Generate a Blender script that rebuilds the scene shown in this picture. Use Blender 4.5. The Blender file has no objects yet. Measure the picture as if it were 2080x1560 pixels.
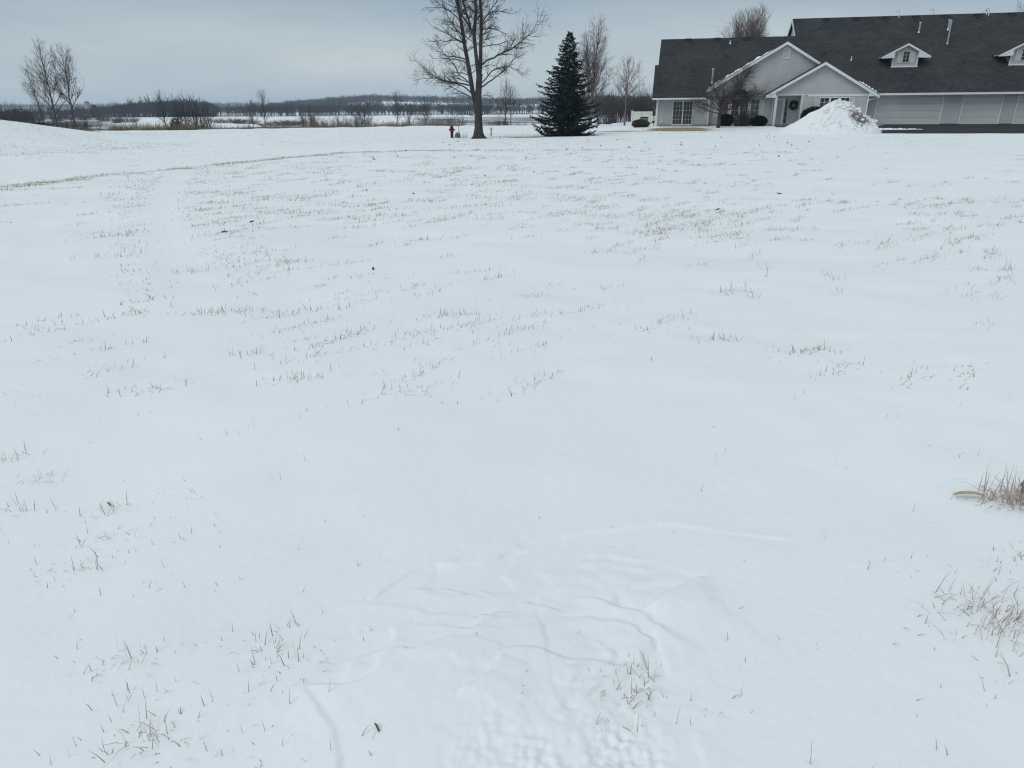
import bpy, math, random
import numpy as np
from mathutils import Vector

S = bpy.context.scene
COL = S.collection
R = math.radians

# ------------------------------------------------------------------ camera
EYE = 1.6
PITCH, ROLL = R(21.293), -0.008
cam = bpy.data.cameras.new('camera')
cam.sensor_width = 36.0
cam.lens = 36.0 * 1442 / 2080
cam.clip_start, cam.clip_end = 0.05, 6000
cam_o = bpy.data.objects.new('camera', cam)
COL.objects.link(cam_o)
from mathutils import Matrix
_f = Vector((0, math.cos(PITCH), -math.sin(PITCH)))
_r0 = Vector((1, 0, 0)); _u0 = Vector((0, math.sin(PITCH), math.cos(PITCH)))
_r = _r0 * math.cos(ROLL) + _u0 * math.sin(ROLL)
_u = -_r0 * math.sin(ROLL) + _u0 * math.cos(ROLL)
cam_o.matrix_world = Matrix(((_r.x, _u.x, -_f.x, 0), (_r.y, _u.y, -_f.y, 0), (_r.z, _u.z, -_f.z, EYE), (0, 0, 0, 1)))
S.camera = cam_o

# ------------------------------------------------------------------ sky, sun, exposure
SUN_EL, SUN_AZ = 46.0, -125.0           # azimuth from +Y, negative = to the west (left)
w = bpy.data.worlds.new('World'); S.world = w; w.use_nodes = True
nt = w.node_tree; nt.nodes.clear()
def N(tree, typ, **kw):
    n = tree.nodes.new(typ)
    for k, v in kw.items(): setattr(n, k, v)
    return n
out = N(nt, 'ShaderNodeOutputWorld')
sky = N(nt, 'ShaderNodeTexSky', sky_type='NISHITA', sun_disc=False)
sky.sun_elevation = R(SUN_EL); sky.sun_rotation = R(SUN_AZ); sky.dust_density = 2.0
b1 = N(nt, 'ShaderNodeBackground'); b1.inputs[1].default_value = 0.09
nt.links.new(sky.outputs[0], b1.inputs[0])
tc = N(nt, 'ShaderNodeTexCoord')
sep = N(nt, 'ShaderNodeSeparateXYZ'); nt.links.new(tc.outputs['Generated'], sep.inputs[0])
ramp = N(nt, 'ShaderNodeValToRGB'); nt.links.new(sep.outputs[2], ramp.inputs[0])
cr = ramp.color_ramp
cr.elements[0].position = 0.0;  cr.elements[0].color = (0.485, 0.570, 0.620, 1)
cr.elements[1].position = 1.0;  cr.elements[1].color = (0.62, 0.685, 0.72, 1)
for pos, c in ((0.045, (0.525, 0.600, 0.640, 1)), (0.085, (0.465, 0.548, 0.602, 1)), (0.13, (0.355, 0.445, 0.525, 1)), (0.3, (0.385, 0.470, 0.545, 1)), (0.6, (0.52, 0.595, 0.655, 1))):
    e = cr.elements.new(pos); e.color = c
mp = N(nt, 'ShaderNodeMapping'); mp.inputs['Scale'].default_value = (2.2, 2.2, 11.0)
mp.inputs['Location'].default_value = (0.4, 0.1, 0.3); mp.inputs['Rotation'].default_value = (0.0, 0.07, 0.0)
nt.links.new(tc.outputs['Generated'], mp.inputs[0])
nz = N(nt, 'ShaderNodeTexNoise'); nz.inputs['Scale'].default_value = 1.5; nz.inputs['Detail'].default_value = 6; nz.inputs['Roughness'].default_value = 0.5
nt.links.new(mp.outputs[0], nz.inputs[0])
cr2 = N(nt, 'ShaderNodeValToRGB'); nt.links.new(nz.outputs[0], cr2.inputs[0])
cr2.color_ramp.elements[0].position = 0.32; cr2.color_ramp.elements[0].color = (0.86, 0.905, 0.96, 1)
cr2.color_ramp.elements[1].position = 0.68; cr2.color_ramp.elements[1].color = (1.13, 1.10, 1.055, 1)
mul = N(nt, 'ShaderNodeMix', data_type='RGBA', blend_type='MULTIPLY'); mul.inputs[0].default_value = 1.0
nt.links.new(ramp.outputs[0], mul.inputs[6]); nt.links.new(cr2.outputs[0], mul.inputs[7])
b2 = N(nt, 'ShaderNodeBackground'); b2.inputs[1].default_value = 1.0
nt.links.new(mul.outputs[2], b2.inputs[0])
mx = N(nt, 'ShaderNodeMixShader'); mx.inputs[0].default_value = 0.88
nt.links.new(b1.outputs[0], mx.inputs[1]); nt.links.new(b2.outputs[0], mx.inputs[2]); nt.links.new(mx.outputs[0], out.inputs[0])

sd = bpy.data.lights.new('sun', 'SUN'); sd.energy = 1.15; sd.angle = R(38); sd.color = (1.0, 0.97, 0.93)
so = bpy.data.objects.new('sun', sd); COL.objects.link(so)
_d = Vector((math.sin(R(SUN_AZ)) * math.cos(R(SUN_EL)), math.cos(R(SUN_AZ)) * math.cos(R(SUN_EL)), math.sin(R(SUN_EL))))
so.rotation_euler = _d.to_track_quat('Z', 'Y').to_euler(); so.location = (0, -5, 40)
S.view_settings.view_transform = 'Standard'; S.view_settings.look = 'None'
S.view_settings.exposure = 0.0; S.view_settings.gamma = 1.0; S.view_settings.use_curve_mapping = False
S.cycles.max_bounces = 6; S.cycles.diffuse_bounces = 3; S.cycles.transparent_max_bounces = 12
S.cycles.volume_bounces = 1
S.cycles.use_denoising = True
S.cycles.denoiser = 'OPENIMAGEDENOISE'; S.cycles.denoising_input_passes = 'RGB_ALBEDO_NORMAL'; S.cycles.denoising_prefilter = 'ACCURATE'
S.cycles.filter_width = 1.2

# ------------------------------------------------------------------ helpers
def link(o, parent=None):
    COL.objects.link(o)
    if parent is not None: o.parent = parent
    return o
def tag(o, label, cat=None, group=None, kind=None):
    if label: o['label'] = label
    if cat: o['category'] = cat
    if group: o['group'] = group
    if kind: o['kind'] = kind
    return o
def empty(name, loc=(0, 0, 0), rz=0.0, parent=None):
    o = bpy.data.objects.new(name, None); o.location = loc; o.rotation_euler = (0, 0, rz); o.empty_display_size = 0.2
    return link(o, parent)
def mesh_np(name, V, F, mat=None, parent=None, smooth=False, loc=None):
    """V (n,3) array, F (m,3) or (m,4) int array -> object"""
    V = np.asarray(V, np.float32); F = np.asarray(F, np.int32)
    me = bpy.data.meshes.new(name)
    k = F.shape[1]
    me.vertices.add(len(V)); me.vertices.foreach_set('co', V.ravel())
    me.loops.add(F.size); me.loops.foreach_set('vertex_index', F.ravel())
    me.polygons.add(len(F)); me.polygons.foreach_set('loop_start', np.arange(0, F.size, k, dtype=np.int32))
    if smooth: me.polygons.foreach_set('use_smooth', np.ones(len(F), bool))
    me.update(calc_edges=True); me.validate()
    if mat: me.materials.append(mat)
    o = bpy.data.objects.new(name, me)
    if loc is not None: o.location = loc
    return link(o, parent)
class MB:
    """collects polygons (any ngon) for one mesh"""
    def __init__(s): s.v = []; s.f = []
    def poly(s, pts):
        b = len(s.v); s.v += [tuple(p) for p in pts]; s.f.append(tuple(range(b, b + len(pts)))); return s
    def box(s, x0, x1, y0, y1, z0, z1, ch=0.0):
        b = len(s.v)
        if ch <= 0:
            s.v += [(x0, y0, z0), (x1, y0, z0), (x1, y1, z0), (x0, y1, z0), (x0, y0, z1), (x1, y0, z1), (x1, y1, z1), (x0, y1, z1)]
            for q in ((0, 3, 2, 1), (4, 5, 6, 7), (0, 1, 5, 4), (1, 2, 6, 5), (2, 3, 7, 6), (3, 0, 4, 7)): s.f.append(tuple(b + i for i in q))
        else:                               # chamfered vertical edges
            pl = [(x0 + ch, y0), (x1 - ch, y0), (x1, y0 + ch), (x1, y1 - ch), (x1 - ch, y1), (x0 + ch, y1), (x0, y1 - ch), (x0, y0 + ch)]
            s.prism(pl, z0, z1)
        return s
    def prism(s, pl, z0, z1):               # polygon in xy extruded in z
        b = len(s.v); n = len(pl)
        s.v += [(x, y, z0) for x, y in pl] + [(x, y, z1) for x, y in pl]
        s.f.append(tuple(b + i for i in reversed(range(n)))); s.f.append(tuple(b + n + i for i in range(n)))
        for i in range(n): j = (i + 1) % n; s.f.append((b + i, b + j, b + n + j, b + n + i))
        return s
    def prism_y(s, pl, y0, y1):             # polygon in xz extruded in y
        b = len(s.v); n = len(pl)
        s.v += [(x, y0, z) for x, z in pl] + [(x, y1, z) for x, z in pl]
        s.f.append(tuple(b + i for i in range(n))); s.f.append(tuple(b + n + i for i in reversed(range(n))))
        for i in range(n): j = (i + 1) % n; s.f.append((b + j, b + i, b + n + i, b + n + j))
        return s
    def slab(s, pts, t):                    # planar polygon (3d points) thickened downwards by t
        b = len(s.v); n = len(pts)
        s.v += [tuple(p) for p in pts] + [(p[0], p[1], p[2] - t) for p in pts]
        s.f.append(tuple(b + i for i in range(n))); s.f.append(tuple(b + n + i for i in reversed(range(n))))
        for i in range(n): j = (i + 1) % n; s.f.append((b + j, b + i, b + n + i, b + n + j))
        return s
    def cyl(s, p0, p1, r0, r1, n=10):
        p0, p1 = Vector(p0), Vector(p1); d = (p1 - p0).normalized()
        a = d.orthogonal().normalized(); c = d.cross(a); b = len(s.v)
        for p, r in ((p0, r0), (p1, r1)):
            for i in range(n):
                t = 2 * math.pi * i / n; s.v.append(tuple(p + a * r * math.cos(t) + c * r * math.sin(t)))
        s.f.append(tuple(b + i for i in reversed(range(n)))); s.f.append(tuple(b + n + i for i in range(n)))
        for i in range(n): j = (i + 1) % n; s.f.append((b + i, b + j, b + n + j, b + n + i))
        return s
    def lathe(s, prof, n=16, c=(0, 0, 0)):
        b = len(s.v)
        for r, z in prof:
            for i in range(n):
                t = 2 * math.pi * i / n; s.v.append((c[0] + r * math.cos(t), c[1] + r * math.sin(t), c[2] + z))
        for k in range(len(prof) - 1):
            for i in range(n): j = (i + 1) % n; s.f.append((b + k * n + i, b + k * n + j, b + (k + 1) * n + j, b + (k + 1) * n + i))
        s.f.append(tuple(b + i for i in reversed(range(n)))); s.f.append(tuple(b + (len(prof) - 1) * n + i for i in range(n)))
        return s
    def build(s, name, mat, parent=None, smooth=False, loc=None):
        me = bpy.data.meshes.new(name); me.from_pydata(s.v, [], s.f); me.update()
        if mat: me.materials.append(mat)
        if smooth: me.polygons.foreach_set('use_smooth', np.ones(len(me.polygons), bool))
        o = bpy.data.objects.new(name, me)
        if loc is not None: o.location = loc
        return link(o, parent)

# numpy value noise ---------------------------------------------------
def _h(ix, iy, s):
    n = (ix.astype(np.int64) * 374761393 + iy.astype(np.int64) * 668265263 + s * 974711) & 0x7fffffff
    n = ((n ^ (n >> 13)) * 1274126177) & 0x7fffffff
    return ((n ^ (n >> 16)) & 0xffff) / 65535.0
def vn(x, y, s=0):
    ix, iy = np.floor(x), np.floor(y); fx, fy = x - ix, y - iy
    fx = fx * fx * fx * (fx * (fx * 6 - 15) + 10); fy = fy * fy * fy * (fy * (fy * 6 - 15) + 10)
    a, b, c, d = _h(ix, iy, s), _h(ix + 1, iy, s), _h(ix, iy + 1, s), _h(ix + 1, iy + 1, s)
    return (a + (b - a) * fx) * (1 - fy) + (c + (d - c) * fx) * fy - 0.5
def fbm(x, y, s=0, o=4, g=0.5):
    t = 0; a = 1.0
    for i in range(o): t = t + a * vn(x * 2 ** i + 17.3 * i, y * 2 ** i - 9.1 * i, s + i); a *= g
    return t
def sm(a, b, x):
    t = np.clip((x - a) / (b - a), 0, 1); return t * t * (3 - 2 * t)

# materials ------------------------------------------------------------
def mat(name, col, rough=0.8, var=0.15, scale=6.0, bump=0.0, bscale=40.0, metal=0.0, spec=0.3, stretch=(1, 1, 1), col2=None):
    m = bpy.data.materials.new(name); m.use_nodes = True; t = m.node_tree; b = t.nodes['Principled BSDF']
    b.inputs['Roughness'].default_value = rough; b.inputs['Metallic'].default_value = metal
    b.inputs['Specular IOR Level'].default_value = spec
    tcn = N(t, 'ShaderNodeTexCoord'); mpn = N(t, 'ShaderNodeMapping'); mpn.inputs['Scale'].default_value = stretch
    t.links.new(tcn.outputs['Object'], mpn.inputs[0])
    nzn = N(t, 'ShaderNodeTexNoise'); nzn.inputs['Scale'].default_value = scale; nzn.inputs['Detail'].default_value = 5
    t.links.new(mpn.outputs[0], nzn.inputs[0])
    r = N(t, 'ShaderNodeValToRGB'); t.links.new(nzn.outputs[0], r.inputs[0])
    c2 = col2 or tuple(min(1, c * (1 + var)) for c in col); c1 = col if col2 else tuple(c * (1 - var) for c in col)
    r.color_ramp.elements[0].position = 0.3; r.color_ramp.elements[0].color = (*c1, 1)
    r.color_ramp.elements[1].position = 0.7; r.color_ramp.elements[1].color = (*c2, 1)
    t.links.new(r.outputs[0], b.inputs['Base Color'])
    if bump > 0:
        nb = N(t, 'ShaderNodeTexNoise'); nb.inputs['Scale'].default_value = bscale; nb.inputs['Detail'].default_value = 6
        t.links.new(mpn.outputs[0], nb.inputs[0])
        bn = N(t, 'ShaderNodeBump'); bn.inputs['Strength'].default_value = 1.0; bn.inputs['Distance'].default_value = bump
        t.links.new(nb.outputs[0], bn.inputs['Height']); t.links.new(bn.outputs[0], b.inputs['Normal'])
    return m
M = {}
M['siding'] = mat('grey_vinyl_siding', (0.42, 0.44, 0.44), 0.6, 0.05, 1.5)
M['trim'] = mat('white_trim', (0.66, 0.695, 0.70), 0.5, 0.05, 2)
M['soffit'] = mat('grey_soffit', (0.36, 0.38, 0.39), 0.6, 0.05, 2)
M['shutter'] = mat('cream_shutter', (0.52, 0.51, 0.46), 0.5, 0.05, 3)
M['door'] = mat('garage_door_paint', (0.50, 0.525, 0.515), 0.45, 0.04, 1.2)
M['entry'] = mat('entry_door_paint', (0.40, 0.43, 0.43), 0.45, 0.05, 2)
M['concrete'] = mat('concrete', (0.27, 0.26, 0.25), 0.9, 0.2, 4, 0.004, 60)
M['asphalt'] = mat('wet_asphalt', (0.019, 0.019, 0.022), 0.9, 0.35, 0.9, 0.004, 120)
M['metal'] = mat('galvanised_metal', (0.42, 0.44, 0.45), 0.4, 0.15, 8, metal=0.7)
M['darkmetal'] = mat('dark_vent_metal', (0.03, 0.032, 0.036), 0.5, 0.2, 8)
M['pvc'] = mat('white_pipe', (0.62, 0.64, 0.62), 0.5, 0.1, 8)
M['black'] = mat('black_interior', (0.01, 0.011, 0.013), 0.7, 0.2, 3)
M['curtain'] = mat('sheer_curtain', (0.20, 0.255, 0.26), 0.9, 0.25, 9, stretch=(3, 1, 0.2))
M['dimcurtain'] = mat('dark_curtain', (0.035, 0.043, 0.055), 0.9, 0.7, 9, stretch=(3, 1, 0.2))
M['bark'] = mat('grey_bark', (0.048, 0.044, 0.041), 0.95, 0.45, 7, 0.02, 18, stretch=(1, 1, 0.25))
M['twig'] = mat('twig_bark', (0.066, 0.057, 0.053), 0.9, 0.25, 3)
M['palebark'] = mat('pale_twig_bark', (0.15, 0.125, 0.118), 0.9, 0.2, 3)
M['redbark'] = mat('red_brown_bark', (0.078, 0.060, 0.058), 0.9, 0.3, 4)
M['spruce'] = mat('spruce_needles', (0.020, 0.034, 0.030), 0.7, 0.45, 2.5)
M['yew'] = mat('yew_leaves', (0.010, 0.014, 0.013), 0.9, 0.4, 6, spec=0.1)
M['gold'] = mat('golden_juniper', (0.075, 0.062, 0.024), 0.8, 0.5, 7)
M['grass'] = mat('dead_grass', (0.37, 0.29, 0.22), 0.85, 0.35, 9)
M['straw'] = mat('straw_grass', (0.31, 0.25, 0.17), 0.85, 0.3, 1.2)
M['reed'] = mat('reeds', (0.20, 0.155, 0.095), 0.9, 0.35, 0.6)
M['leaf'] = mat('dead_leaf', (0.46, 0.37, 0.26), 0.8, 0.25, 30)
M['stone'] = mat('grey_stone', (0.16, 0.165, 0.17), 0.9, 0.3, 25, 0.004, 80)
M['hydrant'] = mat('maroon_paint', (0.085, 0.007, 0.015), 0.5, 0.25, 8)
M['farwood'] = mat('far_wood_twigs', (0.040, 0.038, 0.040), 0.95, 0.3, 0.05)
M['vinyl'] = mat('white_vinyl', (0.66, 0.69, 0.64), 0.45, 0.04, 3)
M['silo'] = mat('silo_concrete', (0.28, 0.28, 0.27), 0.85, 0.12, 0.3)
M['wreath'] = mat('wreath_twigs', (0.022, 0.018, 0.018), 0.9, 0.5, 20)
M['brick'] = mat('brown_pavers', (0.11, 0.075, 0.065), 0.9, 0.3, 6)
M['snowcap'] = mat('fresh_snow', (0.84, 0.86, 0.88), 0.7, 0.02, 4, 0.01, 12)
M['tan'] = mat('tan_cover', (0.30, 0.235, 0.16), 0.8, 0.15, 6)
M['yellow'] = mat('pale_yellow_post', (0.50, 0.47, 0.33), 0.6, 0.2, 6)

def glass_mat():
    m = bpy.data.materials.new('window_glass'); m.use_nodes = True; t = m.node_tree; t.nodes.clear()
    o = N(t, 'ShaderNodeOutputMaterial'); tr = N(t, 'ShaderNodeBsdfTransparent'); tr.inputs[0].default_value = (0.52, 0.60, 0.63, 1)
    g = N(t, 'ShaderNodeBsdfGlossy'); g.inputs['Roughness'].default_value = 0.03; fr = N(t, 'ShaderNodeFresnel'); fr.inputs[0].default_value = 1.52
    nzn = N(t, 'ShaderNodeTexNoise'); nzn.inputs['Scale'].default_value = 1.5; bn = N(t, 'ShaderNodeBump'); bn.inputs['Distance'].default_value = 0.01
    t.links.new(nzn.outputs[0], bn.inputs['Height']); t.links.new(bn.outputs[0], g.inputs['Normal'])
    ma = N(t, 'ShaderNodeMath', operation='ADD'); ma.inputs[1].default_value = 0.015; t.links.new(fr.outputs[0], ma.inputs[0])
    mxx = N(t, 'ShaderNodeMixShader'); t.links.new(ma.outputs[0], mxx.inputs[0]); t.links.new(tr.outputs[0], mxx.inputs[1]); t.links.new(g.outputs[0], mxx.inputs[2])
    t.links.new(mxx.outputs[0], o.inputs[0]); return m
M['glass'] = glass_mat()

def shingle_mat():
    m = bpy.data.materials.new('asphalt_shingles'); m.use_nodes = True; t = m.node_tree; b = t.nodes['Principled BSDF']
    b.inputs['Roughness'].default_value = 0.9; b.inputs['Specular IOR Level'].default_value = 0.2
    tcn = N(t, 'ShaderNodeTexCoord'); br = N(t, 'ShaderNodeTexBrick')
    br.offset = 0.5; br.inputs['Scale'].default_value = 1.0; br.inputs['Brick Width'].default_value = 0.33; br.inputs['Row Height'].default_value = 0.125
    br.inputs['Mortar Size'].default_value = 0.012; br.inputs['Mortar Smooth'].default_value = 0.4
    br.inputs['Color1'].default_value = (0.030, 0.032, 0.034, 1); br.inputs['Color2'].default_value = (0.055, 0.057, 0.059, 1); br.inputs['Mortar'].default_value = (0.022, 0.023, 0.025, 1)
    t.links.new(tcn.outputs['Object'], br.inputs[0])
    n1 = N(t, 'ShaderNodeTexNoise'); n1.inputs['Scale'].default_value = 0.45; n1.inputs['Detail'].default_value = 6; t.links.new(tcn.outputs['Object'], n1.inputs[0])
    r = N(t, 'ShaderNodeValToRGB'); t.links.new(n1.outputs[0], r.inputs[0])
    r.color_ramp.elements[0].position = 0.3; r.color_ramp.elements[0].color = (0.70, 0.70, 0.72, 1); r.color_ramp.elements[1].position = 0.75; r.color_ramp.elements[1].color = (1.22, 1.21, 1.18, 1)
    mm = N(t, 'ShaderNodeMix', data_type='RGBA', blend_type='MULTIPLY'); mm.inputs[0].default_value = 1
    t.links.new(br.outputs[0], mm.inputs[6]); t.links.new(r.outputs[0], mm.inputs[7])
    t.links.new(mm.outputs[2], b.inputs['Base Color'])
    bn = N(t, 'ShaderNodeBump'); bn.inputs['Distance'].default_value = 0.012; t.links.new(br.outputs[1], bn.inputs['Height']); bn.invert = True
    t.links.new(bn.outputs[0], b.inputs['Normal'])
    return m
M['shingle'] = shingle_mat()

def ground_mat():
    m = bpy.data.materials.new('snow_ground'); m.use_nodes = True; t = m.node_tree; b = t.nodes['Principled BSDF']
    b.inputs['Roughness'].default_value = 0.65; b.inputs['Specular IOR Level'].default_value = 0.25
    geo = N(t, 'ShaderNodeNewGeometry')
    def noise(scale, st=(1, 1, 1), det=5, rot=0.0):
        mpn = N(t, 'ShaderNodeMapping'); mpn.inputs['Scale'].default_value = st; mpn.inputs['Rotation'].default_value = (0, 0, rot)
        t.links.new(geo.outputs['Position'], mpn.inputs[0])
        n = N(t, 'ShaderNodeTexNoise'); n.inputs['Scale'].default_value = scale; n.inputs['Detail'].default_value = det
        t.links.new(mpn.outputs[0], n.inputs[0]); return n.outputs[0]
    def attr(name):
        a = N(t, 'ShaderNodeAttribute'); a.attribute_name = name; return a.outputs['Fac']
    def math_(op, a, c, clamp=False):
        n = N(t, 'ShaderNodeMath', operation=op); n.use_clamp = clamp
        for i, q in enumerate((a, c)):
            if isinstance(q, (int, float)): n.inputs[i].default_value = q
            else: t.links.new(q, n.inputs[i])
        return n.outputs[0]
    def mixc(f, a, c):
        n = N(t, 'ShaderNodeMix', data_type='RGBA'); t.links.new(f, n.inputs[0])
        for i, q in ((6, a), (7, c)):
            if isinstance(q, tuple): n.inputs[i].default_value = q
            else: t.links.new(q, n.inputs[i])
        return n.outputs[2]
    snow = mixc(noise(0.55, (0.7, 1.6, 1), 7, 0.7), (0.755, 0.80, 0.815, 1), (0.88, 0.912, 0.92, 1))  # noise patches put soft shading differences into the snow colour
    # thin cover: straw shows through where attribute "grass" is high, broken up by wind-stretched noise
    def thresh(val, n, soft):            # clamp((val + n - 1) / soft)
        return math_('DIVIDE', math_('SUBTRACT', math_('ADD', val, n), 1.0), soft, True)
    gfac = thresh(attr('grass'), noise(1.4, (0.35, 2.0, 1), 8, 0.10), 0.22)
    gcol = mixc(noise(5.0, (1, 1, 1), 4), (0.21, 0.158, 0.092, 1), (0.42, 0.33, 0.195, 1))
    c = mixc(gfac, snow, gcol)
    # marsh and stubble of the valley, dark through the snow
    mfac = thresh(attr('marsh'), noise(0.16, (0.5, 1.0, 1), 10, 0.0), 0.12)
    mcol = mixc(noise(0.5), (0.035, 0.036, 0.04, 1), (0.10, 0.095, 0.09, 1))
    c = mixc(mfac, c, mcol)
    ffac = attr('litter')
    c = mixc(ffac, c, (0.075, 0.07, 0.068, 1))
    t.links.new(c, b.inputs['Base Color'])
    bn = N(t, 'ShaderNodeBump'); bn.inputs['Distance'].default_value = 0.0045; bn.inputs['Strength'].default_value = 0.7
    t.links.new(noise(26, (1, 1, 1), 10), bn.inputs['Height'])
    t.links.new(bn.outputs[0], b.inputs['Normal'])
    return m
M['ground'] = ground_mat()

# ------------------------------------------------------------------ lie of the land
HO = np.array([13.138, 68.0]); HYAW = R(11.5)              # front left corner of the house and its turn
HC, HS = math.cos(HYAW), math.sin(HYAW)
def house_uv(x, y):
    dx, dy = x - HO[0], y - HO[1]; return dx * HC - dy * HS, dx * HS + dy * HC
def house_xy(u, v): return HO[0] + u * HC + v * HS, HO[1] - u * HS + v * HC
RIM = [(-60, 9), (-16, 13.5), (-10.7, 15.4), (-10.5, 18.2), (-9.3, 20.4), (-8.4, 23.6), (-6.5, 29.5), (-2.8, 31.4), (4.5, 32), (9, 29.7), (40, 30)]
TRACK = [(-1.6, 4.0), (-1.97, 4.72), (-2.57, 5.75), (-3.98, 8.34), (-5.97, 12.26), (-8.33, 18.16), (-9.04, 21.19), (-12, 27)]
TRACK2 = [(-4.5, 7.0), (-6.87, 10.26), (-8.61, 14.57), (-9.81, 18.68), (-10.0, 21.28), (-10.5, 26)]
def pdist(x, y, pts):
    """distance to polyline, signed (+ = left of its direction), and arc position"""
    best = np.full(x.shape, 1e9); sg = np.zeros(x.shape); arc = np.zeros(x.shape); bc = np.zeros(x.shape); L = 0.0
    for (ax, ay), (bx, by) in zip(pts[:-1], pts[1:]):
        dx, dy = bx - ax, by - ay; l = math.hypot(dx, dy)
        tt = np.clip(((x - ax) * dx + (y - ay) * dy) / (l * l), 0, 1)
        d = np.hypot(x - ax - tt * dx, y - ay - tt * dy); cr_ = (dx * (y - ay) - dy * (x - ax)) / l
        m = (d < best - 1e-9) | ((np.abs(d - best) <= 1e-9) & (np.abs(cr_) > bc))        # at a shared corner the squarer segment decides the side
        best = np.where(m, d, best); bc = np.where(m, np.abs(cr_), bc); sg = np.where(m, np.sign(cr_), sg); arc = np.where(m, L + tt * l, arc); L += l
    return best, sg, arc, L
AZ = [-2.0, -0.72, -0.394, -0.304, -0.226, -0.181, -0.09, 0.013, 0.065, 0.12, 0.187, 0.4, 2.0]
HZ = [3, 3, 3, 1.9, 7.9, 10.5, 8.0, 4.3, 6.9, 7.7, 4.9, 6, 6]
LEDGES = {
'l1': ([(-0.637, 1.648), (-0.509, 1.64), (-0.421, 1.674), (-0.418, 1.755), (-0.374, 1.793), (-0.327, 1.776), (-0.29, 1.789), (-0.236, 1.816), (-0.204, 1.84), (-0.196, 1.881), (-0.146, 1.872), (-0.126, 1.889), (-0.123, 1.941), (-0.087, 1.936), (-0.076, 1.967), (0.002, 1.962), (0.024, 1.984), (0.033, 2.031), (0.1, 2.002), (0.183, 1.978)], 0.016, 0.16),
'l2': ([(-0.56, 1.654), (-0.52, 1.668), (-0.515, 1.741), (-0.456, 1.779), (-0.414, 1.794), (-0.396, 1.826), (-0.408, 1.918)], 0.009, 0.08),
'l3': ([(-0.495, 2.028), (-0.473, 2.076), (-0.404, 2.167), (-0.333, 2.225), (-0.221, 2.234), (-0.076, 2.249), (-0.03, 2.311), (0.08, 2.339)], -0.009, 0.10),
'l4': ([(-0.377, 2.105), (-0.28, 2.088), (-0.243, 2.103), (-0.146, 2.053), (-0.129, 2.092), (-0.053, 2.066), (0.028, 2.1)], 0.007, 0.07),
'l5': ([(-0.163, 1.57), (-0.156, 1.623), (-0.105, 1.646), (-0.074, 1.685), (-0.048, 1.736), (-0.032, 1.79), (0.052, 1.793), (0.112, 1.776), (0.165, 1.741), (0.221, 1.748), (0.301, 1.726), (0.389, 1.735)], 0.012, 0.14),
'l6': ([(0.2, 2.052), (0.251, 2.048), (0.316, 2.028), (0.371, 1.985), (0.417, 1.984), (0.45, 2.0)], 0.012, 0.09),
'l7': ([(0.039, 2.333), (0.19, 2.435), (0.517, 2.482), (0.602, 2.513), (0.699, 2.492), (0.941, 2.412), (1.137, 2.372)], -0.006, 0.12),
'l8': ([(0.42, 1.98), (0.465, 1.998), (0.554, 2.073), (0.64, 2.143), (0.731, 2.173)], 0.022, 0.25),
'a1': ([(-0.64, 1.66), (-0.571, 1.574), (-0.52, 1.51), (-0.478, 1.433), (-0.453, 1.361), (-0.441, 1.25), (-0.44, 1.1)], 0.007, 0.14),
'a2': ([(0.467, 1.925), (0.461, 1.816), (0.46, 1.73), (0.47, 1.65)], -0.006, 0.16),
'a3': ([(0.48, 1.488), (0.495, 1.429), (0.494, 1.352), (0.492, 1.25)], -0.005, 0.12)}
def chaikin(p, k=2):
    for _ in range(k):
        q = [p[0]]
        for (ax, ay), (bx, by) in zip(p[:-1], p[1:]): q += [(0.75 * ax + 0.25 * bx, 0.75 * ay + 0.25 * by), (0.25 * ax + 0.75 * bx, 0.25 * ay + 0.75 * by)]
        p = q + [p[-1]]
    return p
LEDGES = {k: (chaikin(p, 2), h_, d_) for k, (p, h_, d_) in LEDGES.items()}
_rng = np.random.default_rng(5)
DENTS = []
while len(DENTS) < 40:
    a, q = _rng.uniform(0, 6.283), math.sqrt(_rng.uniform(0, 1))
    DENTS.append((0.13 + 0.25 * q * math.cos(a), 1.33 + 0.24 * q * math.sin(a), _rng.uniform(0.011, 0.029), _rng.uniform(0.005, 0.014) * (1.15 - 0.6 * q)))
for _ in range(60):
    DENTS.append((_rng.uniform(-0.32, 0.30), _rng.uniform(1.25, 1.75), _rng.uniform(0.007, 0.018), _rng.uniform(0.0008, 0.0025)))
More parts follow.
